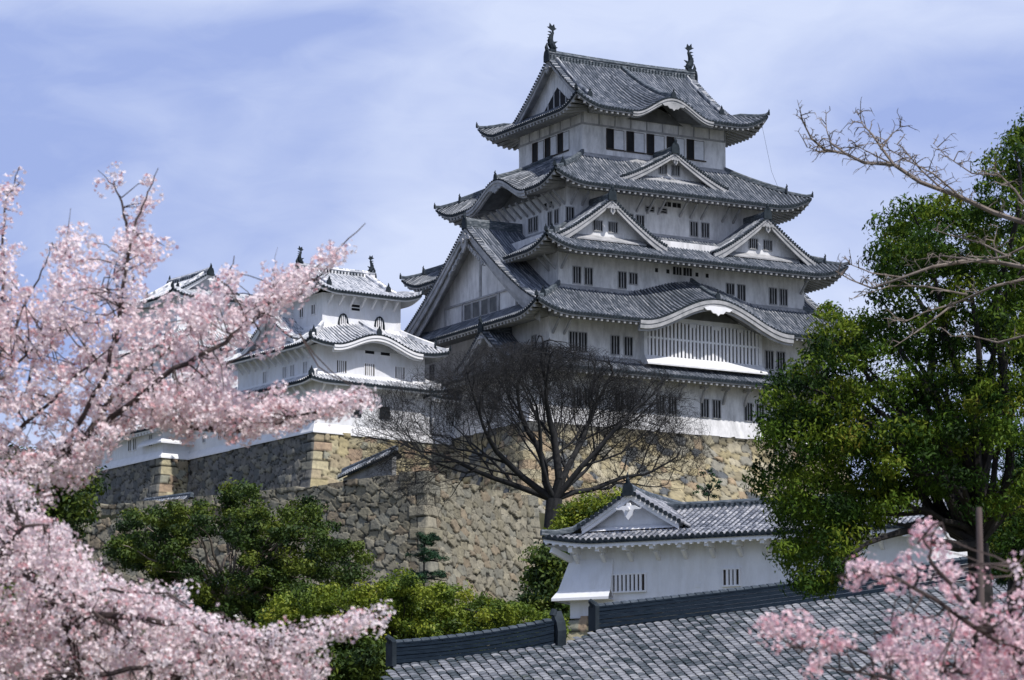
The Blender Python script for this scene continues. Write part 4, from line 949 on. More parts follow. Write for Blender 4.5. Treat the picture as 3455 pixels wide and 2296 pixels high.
for k in range(int((xend-gxc-1.2)/.28)): m.tube([(gxc+1.2+k*.28, yr-.22, slope(yr)+.12), (gxc+1.2+k*.28, yr-.15, slope(yr)+.12)], .07, 6, 1)
m.sweep([(xl-.03, -1.18, slope(-1.15)+.42), (xl+.5, -.65, slope(-.65)+.26), (xl+1.1, -.1, zw(xl+1.1)+.08), (gl+.2, -.05, zw(gl+.2)+.06)], [(-.12, -.05), (-.12, .14), (-.05, .22), (.05, .22), (.12, .14), (.12, -.05)], Vector((.7, -.7, 0)), 0)
m.build('ridge', [M_CAPJ, M_CAP], yroof)
m = MB(); nn = 12                                        # gable wall with barge boards
V = []
for i in range(2*nn+1):
    x = gl+(gr-gl)*i/(2*nn); V += [(x, .40, gzf-.35), (x, .40, zw(x)+.02)]
m.add(V, [(2*i, 2*i+2, 2*i+3, 2*i+1) for i in range(2*nn)], 0)
for sg, wl_ in ((-1, gxc-gl), (1, wv)):
    for d0, d1, yy in ((.04, .36, -.10), (.02, .18, -.17)):
        V = []
        for i in range(nn+1):
            x = gxc+sg*wl_*i/nn; V += [(x, yy, zw(x)-d0), (x, yy, zw(x)-d1), (x, yy+.14, zw(x)-d1)]
        m.add(V, [(3*i+k, 3*i+3+k, 3*i+4+k, 3*i+1+k) for i in range(nn) for k in (0, 1)], 1)
m.build('gable_wall', [M_NEW, M_TRIM2], yg)
m = MB(); h = .55
sh = [(-.12, .35), (-.20, .12), (-.55, .10), (-.95, -.12), (-1.15, -.02), (-1.05, -.22), (-.55, -.22), (-.42, -.38), (-.30, -.75), (0, -1.1), (.30, -.75), (.42, -.38), (.55, -.22), (1.05, -.22), (1.15, -.02), (.95, -.12), (.55, .10), (.20, .12), (.12, .35)]
m.poly_prism([(gxc+a*h, -.20, gza-.62+b*h) for a, b in sh], (0, -.14, 0)); m.tube([(gxc, -.3, gza-.72), (gxc, -.46, gza-.72)], .09, 6)
m.build('gable_pendant', [M_TRIM2], yg)
m = MB(); m.add([(gl+.5, .38, gzf+.12), (gr-.5, .38, gzf+.12), (gr-.3, -.02, gzf-.12), (gl+.3, -.02, gzf-.12)], [(3, 2, 1, 0)]); m.build('plaster_apron', [M_TRIM2], yg)
m = MB()                                                # eave underside
for i in range(24):
    xa = xl+.05+(xend-xl-.05)*(i/24)**1.6; xb_ = xl+.05+(xend-xl-.05)*((i+1)/24)**1.6; la = lift_(xa-xl, 0); lb = lift_(xb_-xl, 0)
    m.add([(xa, -1.08, zeave-.12+la), (xb_, -1.08, zeave-.12+lb), (xa, -1.08, zeave-.28+la), (xb_, -1.08, zeave-.28+lb), (xa, -.96, zeave-.28+la), (xb_, -.96, zeave-.28+lb), (max(xa, 0), .01, zeave+.10), (max(xb_, 0), .01, zeave+.10)], [(0, 1, 3, 2), (2, 3, 5, 4), (4, 5, 7, 6)], 0); m.quad((xl+.1, 9, zeave-.12), (xl+.1, -1.05, zeave-.12), (0, 0, zeave+.12), (0, 9, zeave+.12), 0)
for k in range(int((xend-xl)/.36)): m.tube([(xl+.2+k*.36, -1.09, zeave-.28+lift_(.2+k*.36, 0)), (xl+.2+k*.36, -.94, zeave-.28+lift_(.2+k*.36, 0))], .085, 6)
m.build('eave', [M_TRIM2], yg)
xb = xl+1.35
while xb < xe:
    q = MB(); q.beam((xb, -.98, zeave-.34), (xb, .0, zeave-.34), .20, .26); q.beam((xb, -.45, zeave-.5), (xb, 0, zeave-.85), .15, .20); q.build('eave_bracket', [M_TRIM2], yg); xb += 1.35
q = MB(); q.beam((xl+.35, -.85, zeave-.28), (.2, .2, zeave-.8), .2, .28); q.build('eave_bracket', [M_TRIM2], yg)
def ywin(x0p, x1p, ytp, ybp, bars, nm='window'):
    xa, za = yloc(x0p, ytp, 0); xb_, zb_ = yloc(x1p, ybp, 0)
    window(yg, 'S', (xa+xb_)/2, xb_-xa, zb_, za, 0, bars, fr=M_TRIM2, back=M_WOOD, barw=.115, name=nm, proud=.10)
ywin(2066, 2177, 1943, 1993, 7); ywin(2442, 2495, 1924, 1974, 3)
sa, sz = yloc(2355, 1976, 0); q = MB(); q.box(sa-.12, sa+.12, -.03, .01, sz-.1, sz+.12); q.build('loophole', [M_TRIM2], yg)
# stone-dropping chute on the left corner
m = MB(); xs1, zs1 = yloc(2062, 2018, -.3); _, zs0 = yloc(2062, 1885, 0); x1_ = xs1; o_ = .42
m.add([(0, -.01, zs0), (x1_, -.01, zs0), (x1_, -o_, zs1+.42), (-o_, -o_, zs1+.42), (-.01, 0, zs0), (-.01, 3, zs0), (-o_, 3, zs1+.42)], [(0, 1, 2, 3), (4, 0, 3, 6, 5)], 0)
m.add([(x1_, -.01, zs0), (x1_, 0, zs1), (x1_, -o_, zs1+.42)], [(0, 1, 2)], 0)
m.add([(-o_, -o_, zs1+.42), (x1_+.02, -o_, zs1+.42), (x1_+.02, -o_-.24, zs1+.05), (-o_-.24, -o_-.24, zs1+.05), (-o_, 3, zs1+.42), (-o_-.24, 3, zs1+.05)], [(3, 2, 1, 0), (5, 3, 0, 4)], 1)
m.add([(-o_-.24, -o_-.24, zs1+.05), (x1_+.02, -o_-.24, zs1+.05), (x1_+.02, -o_-.24, zs1-.07), (-o_-.24, -o_-.24, zs1-.07), (x1_+.02, 0, zs1-.07), (-.01, 0, zs1-.07), (-o_-.24, 3, zs1-.07), (-o_-.24, 3, zs1+.05)], [(0, 3, 2, 1), (3, 5, 4, 2), (0, 7, 6, 3)], 1)
m.build('stone_drop', [M_NEW, M_TRIM2], yg)
tb = [frame_pt(yo.x, yo.y, -24.5, x, y) for x, y in ((-.15, 8), (-.15, -.15), (xe, -.15))]
stone_wall('turret_stone_base', 'squared tan stone footing under the white turret', tb, miter(tb), zbot, 4.5, 1.0, .62, PAL_TAN, 41, quoin=(True, True), res=.1)

# ================================================================== FOREGROUND ROOF
A0 = at(1335, 2244, 108)                                # left end of the lower ridge line, at its foot
t = R(27)
u0 = Vector((math.cos(t), math.sin(t), 0)); dn = Vector((math.sin(t), -math.cos(t), 0))
u = (u0+Vector((0, 0, .155))).normalized(); pitch_ = .56; v = (dn+Vector((0, 0, -pitch_))).normalized()
fr_ = thing('foreground_roof', 'large grey pan-tiled roof with two stepped dark ridges filling the bottom right corner', 'roof', tuple(A0), 0)
nrm = u.cross(v).normalized(); nrm = nrm if nrm.z > 0 else -nrm
def fp(a, b, h=0): return u*a+v*b+nrm*h
def uv_of(px, py):                                      # pixel -> roof coordinates
    a = (px-CX)/FPX; b = (CY-py)/FPX; d = Vector((a, cp_-b*sp_, sp_+b*cp_)); o = Vector((0, 0, CAMZ)); k = (A0-o).dot(nrm)/d.dot(nrm); p = o+d*k-A0
    M_ = Matrix((( u.dot(u), u.dot(v)), (u.dot(v), v.dot(v)))).inverted(); q = M_ @ Vector((p.dot(u), p.dot(v))); return q.x, q.y
e1 = uv_of(1895, 2196); k0 = uv_of(2015, 2124); k1 = uv_of(2750, 2038); LL = uv_of(1235, 2296)
tw_, th_ = .305, .178
V = []; F = []; RN = []; base = 0
amax = uv_of(3500, 2296)[0]+4; bmax = max(uv_of(1235, 2296)[1], uv_of(3460, 2296)[1], 0)+1.5
step_a = (e1[0]+k0[0])/2
na_ = 6
s_ = np.linspace(0, .90, na_+1); prof = .032*np.sin(np.pi*s_/.9)**.7-.012-.022*s_       # S-shaped pan tile
U_, V_, N_ = np.array(u), np.array(v), np.array(nrm)
rgt = np.random.default_rng(5)
for ia in range(int((amax+9.3)/tw_)):
    a = -9.0+ia*tw_
    btop = 0.05 if a < e1[0] else (0.05+(k0[1])*(min(1, (a-e1[0])/max(.2, k0[0]-e1[0]))) if a < k0[0] else k0[1]+.05)
    nb_ = int(round((bmax-btop)/th_))
    for ib in range(nb_):
        b = bmax-(ib+1)*th_
        if b < btop-.12: break
        # left verge runs down from the foot of the ridge
        if a < -.25-max(0, b)*.95: continue
        top = (U_[None, :]*(a+s_[:, None]*tw_)+V_[None, :]*(b-.05)+N_[None, :]*(prof[:, None]+.004))
        j_ = rgt.normal(0, .004); sl_ = rgt.normal(0, .006); bot = (U_[None, :]*(a+sl_+s_[:, None]*tw_)+V_[None, :]*(b+th_)+N_[None, :]*(prof[:, None]+.055+j_))
        low = bot-N_[None, :]*.045
        V.append(np.concatenate([top, bot, low])); q = np.arange(na_); K_ = na_+1; rn = rgt.random()
        F.append(np.concatenate([np.stack([q, q+1, q+1+K_, q+K_], -1), np.stack([q+K_, q+1+K_, q+1+2*K_, q+2*K_], -1)])+base); RN.append(np.full(2*na_, rn)); base += 3*K_
mesh_np('roof_tiles', np.concatenate(V), np.concatenate(F), [M_PAN], fr_, rnd=np.concatenate(RN), smooth=False)
def big_ridge(a0, b0, a1, h, endh, rise0=.25, rise1=.0, lab=None):
    m = MB(); n = 26; L_ = a1-a0; pts = [fp(a0+L_*i/n, b0, .03)+Vector((0, 0, rise0*(1-i/n)**3+rise1*(i/n)**3)) for i in range(n+1)]; sd_ = dn
    nlay = 6
    for j in range(nlay):
        off = .02*(j % 2); z0, z1 = -.25+(h+.25)*j/nlay, -.25+(h+.25)*(j+1)/nlay-.012
        m.sweep(pts, [(-.19-off, z0), (-.19-off, z1), (.19+off, z1), (.19+off, z0)], sd_, 0)
    k = int(L_/.30)
    for i in range(k):
        f_ = (i+.5)/k; c = fp(a0+L_*f_, b0, .03)+Vector((0, 0, rise0*(1-f_)**3+rise1*f_**3+h))
        m.tube([c-u*.13, c+u*.05, c+u*.155], [.125, .125, .105], 8, 1)
        m.sweep([c-u*.15, c+u*.14], [(-.21, -.05), (-.21, .03), (.21, .03), (.21, -.05)], sd_, 0)
    p0 = pts[0]; m.poly_prism([p0-dn*.24+Vector((0, 0, -.2)), p0+dn*.24+Vector((0, 0, -.2)), p0+dn*.24+Vector((0, 0, h+.05)), p0+Vector((0, 0, h+.2)), p0-dn*.24+Vector((0, 0, h+.05))], -u*.14, 2)
    m.tube([p0+Vector((0, 0, h)), p0-u*.08+Vector((0, 0, h+.12)), p0-u*.22+Vector((0, 0, h+.26))], [.14, .12, .07], 8, 2)
    o = m.build('ridge', [M_RIDGEF, M_RIDGET, M_CAP], fr_)
    if lab: o['label'] = lab
M_RIDGET = simple('ridge_cover_tile', [(.3, (.025, .036, .05)), (.7, (.08, .10, .125))], 2.5, .7, spec=.15)
M_RIDGEF = simple('ridge_layers', [(.3, (.006, .012, .022)), (.7, (.016, .027, .042))], 2.5, .85, sc=(1, 1, 6), bmp=.3, spec=.1)
M_CAP2 = M_CAP
big_ridge(-.05, -.10, e1[0]-.1, .47, 1, .10, .16, 'lower left stepped ridge with curved top tiles')
big_ridge(k0[0], k0[1]-.12, k1[0]+6.5, .52, 1, .08, .1, 'upper right stepped ridge')
m = MB(); p0 = fp(e1[0]-.05, -.05, .0)                    # ornament tile closing the lower ridge
sh = [(-.30, -.3), (-.34, .35), (-.26, .62), (-.12, .80), (0, .98), (.12, .80), (.26, .62), (.34, .35), (.30, -.3)]
m.poly_prism([p0+dn*a+Vector((0, 0, b)) for a, b in sh], u*.30); m.tube([p0+Vector((0, 0, .85)), p0+u*.05+Vector((0, 0, 1.05))], [.12, .09], 8); m.build('ridge_end_tile', [M_CAP], fr_)
m = MB()                                                # gable side and walls holding the roof up
q0 = fp(0, 0.2, -.12); q1 = fp(-bmax*.9, bmax, -.12); q2 = fp(amax, bmax, -.1); q3 = fp(amax, k0[1], -.1); q4 = fp(k0[0], k0[1], -.1); q5 = fp(e1[0], 0, -.1)
m.add([q0, q1, q2, q3, q4, q5], [(0, 1, 2, 3, 4, 5)], 1)
zz = gz(0, 108)-A0.z
for a, b in ((q0, q1), (q1, q2), (q5, q0), (q4, q5), (q3, q4)):
    m.add([a, b, Vector((b.x, b.y, zz)), Vector((a.x, a.y, zz))], [(0, 1, 2, 3)])
m.build('wall', [M_NEW, M_CAP], fr_)

# ================================================================== VEGETATION
def inpoly(pts, poly):
    x, y = pts[:, 0], pts[:, 1]; n = len(poly); c = np.zeros(len(pts), bool); j = n-1
    for i in range(n):
        xi, yi = poly[i]; xj, yj = poly[j]
        c ^= ((yi > y) != (yj > y)) & (x < (xj-xi)*(y-yi)/(yj-yi+1e-9)+xi); j = i
    return c
def sample_poly(poly, n, rg):
    P_ = np.array(poly, float); lo, hi = P_.min(0), P_.max(0); out_ = []
    while len(out_) < n:
        q = rg.uniform(lo, hi, (n*2, 2)); out_.extend(q[inpoly(q, poly)].tolist())
    return np.array(out_[:n])
def world_pts(q, Y):
    a = (q[:, 0]*D-CX)/FPX; b = (CY-q[:, 1]*D)/FPX; dx, dy, dz = a, cp_-b*sp_, sp_+b*cp_; k = Y/dy
    return np.stack([dx*k, Y, CAMZ+dz*k], -1)
def leaves(name, centers, rad, per, size, m, rg, parent, aspect=.5, shell=.55, flat=.7, tone=None, droop=0, up=.3, fold=.25):
    """small folded leaves scattered in clumps; tone gives every clump its own shade number"""
    n = len(centers); rad = np.broadcast_to(rad, (n,)); per = int(per)
    C_ = np.repeat(centers, per, 0); Rr = np.repeat(rad, per); N_ = n*per
    d = rg.normal(size=(N_, 3)); d /= np.linalg.norm(d, axis=1)[:, None]
    rr = Rr*(shell+(1-shell)*rg.random(N_)**.6)*rg.uniform(.6, 1.12, N_); pos = C_+d*rr[:, None]*np.array([1, 1, flat])
    nr = d*.8+rg.normal(size=(N_, 3))*.65+np.array([0, 0, up]); nr /= np.linalg.norm(nr, axis=1)[:, None]
    ax = rg.normal(size=(N_, 3))+np.array([0, 0, -droop]); ax -= nr*(ax*nr).sum(1)[:, None]; ax /= np.linalg.norm(ax, axis=1)[:, None]+1e-9
    bx = np.cross(nr, ax); s = size*rg.uniform(.6, 1.3, N_)[:, None]
    V = np.stack([pos-ax*s, pos+bx*s*aspect+nr*s*fold, pos+ax*s, pos-bx*s*aspect+nr*s*fold], 1).reshape(-1, 3)
    F = np.arange(N_*4).reshape(-1, 4)
    tn = np.repeat(rg.random(n) if tone is None else tone, per)
    rnd = np.clip(.78*tn+.26*rg.random(N_), 0, 1)
    return mesh_np(name, V, F, [m], parent, rnd=rnd)
def limb(mb, p, q, r0, r1, rg, n=6, wob=.06, sag=0, sides=6, m=0):
    p = np.array(p, float); q = np.array(q, float); L_ = np.linalg.norm(q-p); pts = []
    o1 = rg.normal(size=3)*wob*L_; o2 = rg.normal(size=3)*wob*L_
    for i in range(n+1):
        t = i/n; pts.append(p+(q-p)*t+o1*math.sin(math.pi*t)+o2*math.sin(2*math.pi*t)*.5+np.array([0, 0, sag*math.sin(math.pi*t)*L_]))
    mb.tube(pts, [r0+(r1-r0)*i/n for i in range(n+1)], sides, m); return pts
def tree(name, label, cat, poly, Y, thick, nclump, crad, per, lsize, m, seed, bark=M_BARK, trunk=None, aspect=.5, droop=0, trad=.3, nb=26, group=None, flat=.7, kind=None, holes=None, shell=.5, twigs=True):
    rg = np.random.default_rng(seed); q = sample_poly(poly, nclump, rg)
    if holes:
        for h in holes: q = q[~inpoly(q, h)]
    cen = np.array(poly).mean(0); 
    Ys = Y+rg.uniform(-1, 1, len(q))*thick; W_ = world_pts(q, Ys)
    cd = (cen if trunk is None else np.array(trunk)); b0 = world_pts(np.array([[cd[0], cd[1]]]), np.array([Y]))[0]
    base = np.array([b0[0], b0[1], gz(b0[0], b0[1])-.3]) if trunk is None or len(trunk) < 3 else np.array([b0[0], b0[1], b0[2]])
    root = thing(name, label, cat, tuple(base), 0, group); W_ -= base
    leaves('crown', W_, crad*rg.uniform(.65, 1.2, len(W_)), per, lsize, m, rg, root, aspect, shell, flat, None, droop)
    tr = MB(); cc_ = W_.mean(0); fork = np.array([cc_[0]*.35, cc_[1]*.35, max(.5, (W_[:, 2].min()*.75+cc_[2]*.25))])
    limb(tr, (0, 0, 0), fork, trad, trad*.7, rg, 6, .03, sides=8)
    sel = W_[rg.choice(len(W_), min(nb, len(W_)), False)]
    for s_ in sel:
        mid = fork+(s_-fork)*.5+np.array([0, 0, .12*np.linalg.norm(s_-fork)]); a = trad*rg.uniform(.25, .45)
        limb(tr, fork, mid, a, a*.6, rg, 4, .06); limb(tr, mid, s_, a*.6, a*.15, rg, 5, .08)
    tr.build('trunk', [bark], root); return root

# --- big evergreen on the right
ev = [(2420, 200), (2345, 300), (2300, 345), (2262, 380), (2240, 430), (2150, 462), (2090, 470), (2035, 510), (2012, 590), (2030, 640), (2015, 690), (1890, 712), (1872, 800), (1850, 850), (1790, 880), (1775, 950), (1745, 1000), (1748, 1110), (1790, 1150), (1800, 1270), (1822, 1335), (1900, 1370), (1960, 1290), (1975, 1230), (2060, 1180), (2160, 1150), (2210, 1120), (2230, 1180), (2260, 1170), (2420, 1190)]
gaps = [[(2215, 1045), (2270, 1035), (2340, 1060), (2335, 1110), (2265, 1115)], [(2100, 700), (2140, 690), (2150, 720), (2110, 735)], [(2060, 1060), (2120, 1050), (2130, 1090), (2060, 1100)], [(2240, 800), (2280, 790), (2290, 830), (2250, 835)], [(1985, 690), (2060, 690), (2040, 730), (1975, 740)]]
tree('evergreen_tree', 'huge evergreen tree with glossy drooping leaves filling the right side', 'tree', ev, 80, 3.4, 760, .52, 150, .068, M_LEAF, 101, trunk=(2320, 1300), aspect=.36, droop=1.2, trad=.35, nb=40, holes=gaps, shell=.35, bark=M_BARK)
low = [(2262, 1195), (2420, 1180), (2420, 1330), (2280, 1300), (2265, 1240)]
tree('evergreen_tree', 'lower green boughs behind the pink cherry at the right edge', 'tree', low, 90, 2, 46, .60, 140, .08, M_LEAF, 102, aspect=.36, droop=1, trad=.2, nb=10)
# --- trees before the terrace wall
dk = [(242, 1230), (290, 1170), (350, 1160), (420, 1138), (500, 1150), (520, 1105), (580, 1098), (602, 1160), (640, 1180), (690, 1130), (745, 1140), (765, 1200), (755, 1240), (820, 1235), (850, 1290), (840, 1320), (800, 1340), (700, 1350), (640, 1400), (600, 1440), (540, 1440), (470, 1400), (440, 1340), (350, 1320), (270, 1290)]
dk = [(x_, y_+12+(6 if y_ < 1200 else 0)) for x_, y_ in dk]
tree('broadleaf_tree', 'wide dark green tree with bare lower stems before the stone terrace wall', 'tree', dk, 196, 4.5, 420, .78, 150, .115, M_LEAFD, 111, trunk=(520, 1420), nb=60, trad=.32, holes=[[(440, 1235), (500, 1225), (560, 1260), (560, 1320), (470, 1325), (430, 1270)]], bark=M_BARK2, shell=.25, flat=.62)
lt = [(600, 1425), (640, 1385), (700, 1352), (760, 1352), (790, 1380), (860, 1345), (930, 1325), (990, 1350), (1060, 1365), (1130, 1375), (1190, 1400), (1240, 1405), (1290, 1440), (1300, 1475), (1150, 1500), (900, 1520), (860, 1600), (700, 1600), (640, 1520), (600, 1470)]
tree('camphor_tree', 'rounded yellow-green tree in front of the terrace wall foot', 'tree', lt, 150, 4, 520, .62, 150, .088, M_LEAFL, 112, nb=30, trad=.25, shell=.25)
tree('dark_evergreen', 'nearly black evergreen between the terrace wall and the white turret', 'tree', [(1215, 1390), (1235, 1300), (1250, 1262), (1290, 1250), (1320, 1290), (1315, 1440), (1290, 1450), (1230, 1420)], 182, 2, 70, .95, 130, .15, M_LEAFD, 113, nb=12, trad=.2)
tree('dark_evergreen', 'dark evergreen mass below the yellow-green tree at the bottom edge', 'tree', [(640, 1500), (760, 1470), (900, 1490), (880, 1600), (620, 1600)], 146, 2, 60, .8, 120, .12, M_LEAFD, 114, nb=8, trad=.2)
tree('bushy_tree', 'olive green bush behind the gable of the white turret', 'tree', [(1275, 1215), (1290, 1180), (1340, 1160), (1400, 1140), (1450, 1145), (1440, 1200), (1400, 1230), (1280, 1240)], 205, 2, 90, .8, 120, .13, M_LEAFL, 115, nb=10, trad=.15)
tree('dark_evergreen', 'dark evergreen mass glimpsed behind the cherry blossom at the left', 'tree', [(-60, 1060), (60, 1050), (180, 1060), (215, 1120), (180, 1215), (-60, 1260)], 225, 4, 150, 1.5, 120, .2, M_LEAFD, 116, nb=10, trad=.3)
tree('camphor_tree', 'yellow-green tree behind the cherry blossom at the lower left edge', 'tree', [(-100, 1370), (20, 1360), (120, 1420), (160, 1480), (100, 1600), (-100, 1600)], 150, 4, 110, .9, 120, .13, M_LEAFL, 117, nb=10, trad=.2)
def pine(name, label, top, bottom, Y, wid, tiers, seed):
    rg = np.random.default_rng(seed); p = ad(top[0], top[1], Y); b = ad(bottom[0], bottom[1], Y); t_ = thing(name, label, 'pine tree', (b.x, b.y, gz(0, Y)))
    z0 = b.z-gz(0, Y)-1.5; z1 = p.z-gz(0, Y); C_ = []; tr = MB(); limb(tr, (0, 0, 0), (p.x-b.x, 0, z1), .14, .04, rg, 8, .01)
    for i in range(tiers):
        f = i/(tiers-1); z_ = z1-(z1-z0)*f; w__ = wid*(.35+.65*f)*rg.uniform(.7, 1.1)
        for k in range(7):
            a = rg.uniform(0, 6.28); e = np.array([(p.x-b.x)*(1-f)+math.cos(a)*w__, math.sin(a)*w__, z_-.15+rg.uniform(-.28, .28)]); limb(tr, ((p.x-b.x)*(1-f), 0, z_-.3), e, .05, .02, rg, 4, .04)
            for s_ in (.45, .75, 1.0): C_.append(np.array([(p.x-b.x)*(1-f), 0, z_])*(1-s_)+(e+np.array([0, 0, .1]))*s_)
    C_ = np.array(C_)+rg.normal(size=(len(C_), 3))*np.array([.24, .24, .14]); leaves('needles', C_, rg.uniform(.16, .42, len(C_)), 80, .17, M_PINE, rg, t_, .12, .1, .5, up=1.2); tr.build('trunk', [M_BARK], t_)
pine('pine_tree', 'small tiered pine in front of the stone wall corner', (978, 1240), (990, 1390), 212, 1.9, 6, 5)
tree('weed_shrub', 'ragged little shrub growing out of the keep stone base above the turret roof', 'shrub', [(1615, 1085), (1650, 1075), (1668, 1110), (1655, 1150), (1610, 1150), (1600, 1130)], 268, .4, 16, .32, 34, .11, M_PINE, 118, nb=12, trad=.07, shell=.1)
pine('pine_tree', 'dark conifer with flat tiers at the far right edge', (2352, 1060), (2352, 1180), 95, .55, 7, 8)
rg = np.random.default_rng(77)
p_ = ad(1492, 1400, 160); sap = thing('sapling', 'tiny green sapling standing before the white turret wall', 'plant', (p_.x, p_.y, gz(0, 160)))
tr = MB(); limb(tr, (0, 0, 0), (0, 0, p_.z-gz(0, 160)), .03, .01, rg, 5, .01); tr.build('trunk', [M_BARK], sap); leaves('crown', np.array([[0, 0, p_.z-gz(0, 160)-.1*i] for i in range(4)]), .2, 30, .09, M_LEAF, rg, sap)

# --- bare tree in the middle
rg = np.random.default_rng(31)
bt0 = ad(1268, 1225, 214); zg = gz(0, 214); bare = thing('bare_tree', 'large leafless black tree spreading in front of the keep base', 'tree', (bt0.x, bt0.y, zg))
Vt = []; Ft = []; cnt = [0]
def seg(p, q, r0, r1, n=4):
    d = q-p; L_ = np.linalg.norm(d); d = d/(L_+1e-9); a = np.cross(d, [0.3, .5, .81]); a /= np.linalg.norm(a); b = np.cross(d, a)
    th = np.arange(n)*2*np.pi/n; ring = np.cos(th)[:, None]*a+np.sin(th)[:, None]*b
    Vt.append(p+ring*r0); Vt.append(q+ring*r1); k = np.arange(n); k2 = (k+1) % n; Ft.append(np.stack([k, k2, k2+n, k+n], -1)+cnt[0]); cnt[0] += 2*n
def in_crown(p):            # the crown's outline in metres from the trunk foot
    x, y, z = p; z = z-zc0
    return ((x+1.0)/11.2)**2+(y/8.0)**2+((z-3.6)/6.0)**2 < 1 and z > -1.2
zc0 = ad(1268, 1150, 214).z-zg
def grow(p, d, L_, r, lev):
    n = 3 if lev > 2 else 5; q = p
    for i in range(n):
        step = L_/n; d = d+rg.normal(size=3)*(.13 if lev < 3 else .20)+np.array([0, 0, .05 if lev > 1 else .02]); d = d/np.linalg.norm(d); q2 = q+d*step
        r1 = r*(1-.45*(i+1)/n) if lev < 6 else r*.6
        if not in_crown(q2) and lev > 0:
            if lev > 3: return
            d = d*.5+np.array([-q2[0], -q2[1], zc0+5-q2[2]])*.05; d = d/np.linalg.norm(d); q2 = q+d*step*.5
        seg(q, q2, r*(1-.45*i/n), r1, 7 if lev < 2 else (4 if lev < 4 else 3)); q = q2
        if lev < 6 and (i > 0 or lev > 3):
            for _ in range(1 if lev in (0, 1) else (2 if rg.random() < .54 else 1)):
                ax = rg.normal(size=3); ax -= d*ax.dot(d); ax /= np.linalg.norm(ax); an = rg.uniform(.45, .95); nd = d*math.cos(an)+ax*math.sin(an)
                grow(q, nd, L_*rg.uniform(.55, .78), max(.008, r1*rg.uniform(.42, .62)), lev+1)
    if lev < 6: grow(q, d, L_*.6, max(.008, r*.5), lev+1)
base = np.array([0, 0, 0.]); fk = np.array([.25, 0, zc0]); seg(base, np.array([0, 0, zc0*.75]), .62, .55, 10); seg(np.array([0, 0, zc0*.75]), fk, .55, .50, 10)
for (dx, dy, dz, L_, r) in ((-.95, .1, .30, 6.3, .21), (-.78, -.45, .62, 6.0, .24), (-.42, .2, .90, 5.8, .26), (.02, -.2, 1.0, 6.2, .28), (.35, .35, .93, 6.0, .24), (.72, -.2, .66, 6.0, .20), (.95, .25, .32, 5.8, .18), (-.3, -.6, .7, 5.0, .18), (.5, .6, .5, 5.0, .17)):
    grow(fk+np.array([dx*.2, dy*.2, 0]), np.array([dx, dy, dz])/np.linalg.norm([dx, dy, dz]), L_, r, 1)
print('bare tree segments', len(Ft))
Fq = np.concatenate(Ft) if False else None
Va = np.concatenate(Vt); Fa = np.concatenate(Ft); mesh_np('branches', Va, Fa, [M_BARKB], bare)

# --- bare grey boughs reaching in from the right
def bough(name, label, lines, Y, r0, m, seed, twig=.55, ntw=9, group=None, dens=1.0):
    rg = np.random.default_rng(seed); p0 = ad(lines[0][0][0], lines[0][0][1], Y); root = thing(name, label, 'tree', (p0.x, p0.y, gz(0, Y))); o = np.array([p0.x, p0.y, gz(0, Y)]); mb = MB()
    tk = ad(2480, 1300, Y); mb.tube([np.array([tk.x, Y, gz(0, Y)])-o, np.array([tk.x, Y, (p0.z+tk.z)/2])-o, np.array([p0.x, p0.y, p0.z])-o], [.24, .2, r0*1.2], 8)
    for li, ln in enumerate(lines):
        rr = r0*(ln[-1] if isinstance(ln[-1], float) else 1); pl = [q for q in ln if not isinstance(q, float)]
        W_ = [np.array(ad(x, y, Y+.3*math.sin(x*.02+li)))-o for x, y in pl]; n = len(W_)
        mb.tube(W_, [rr*(1-.8*i/(n-1)) for i in range(n)], 7)
        for i in range(n-1):
            L_ = np.linalg.norm(W_[i+1]-W_[i]); k = max(1, int(L_*ntw*dens*(.35+.9*i/n)))
            for _ in range(k):
                f = rg.random(); p = W_[i]*(1-f)+W_[i+1]*f; d = rg.normal(size=3); d[2] = abs(d[2])*.8; d /= np.linalg.norm(d); L2 = twig*rg.uniform(.4, 1.1)
                q = p+d*L2*.5; q2 = q+(d+rg.normal(size=3)*.5)*L2*.35+np.array([0, 0, -.05*L2]); q3 = q2+(d+rg.normal(size=3)*.7+np.array([0, 0, -.8]))*L2*.22
                mb.tube([p, q, q2, q3], [.014, .010, .007, .003], 3, cap=False)
                for _k in range(3):
                    d3 = rg.normal(size=3)*.5+d*.6; d3 /= np.linalg.norm(d3); s_ = q if _k < 2 else q2; mb.tube([s_, s_+d3*L2*.22, s_+d3*L2*.36+np.array([0, 0, -.1*L2])], [.008, .005, .003], 3, cap=False)
    mb.build('branches', [m], root)
bough('bare_bough', 'bare grey branch reaching into the sky at the upper right', [
    [(2380, 520), (2290, 490), (2215, 455), (2120, 420), (2060, 380), (1990, 375), (1950, 355), (1900, 345), (1870, 320), (1855, 290), (1845, 265)],
    [(2060, 380), (2030, 340), (2010, 310), (1990, 290), (1975, 255), .55], [(2030, 345), (2055, 310), (2080, 290), .4],
    [(1950, 355), (1915, 330), (1905, 300), (1903, 270), .4], [(2170, 435), (2120, 390), (2080, 340), (2060, 330), .4], [(2060, 380), (2000, 350), (1960, 330), .35],
    [(2215, 455), (2150, 400), (2100, 375), (2050, 345), (2020, 320), .4], [(1990, 375), (1940, 352), (1890, 350), (1860, 340), .35],
    [(2380, 500), (2340, 440), (2300, 400), (2290, 380), .6], [(2300, 405), (2240, 400), (2180, 360), (2150, 330), .35]], 64, .052, M_BARK2, 9, twig=.40, ntw=20)
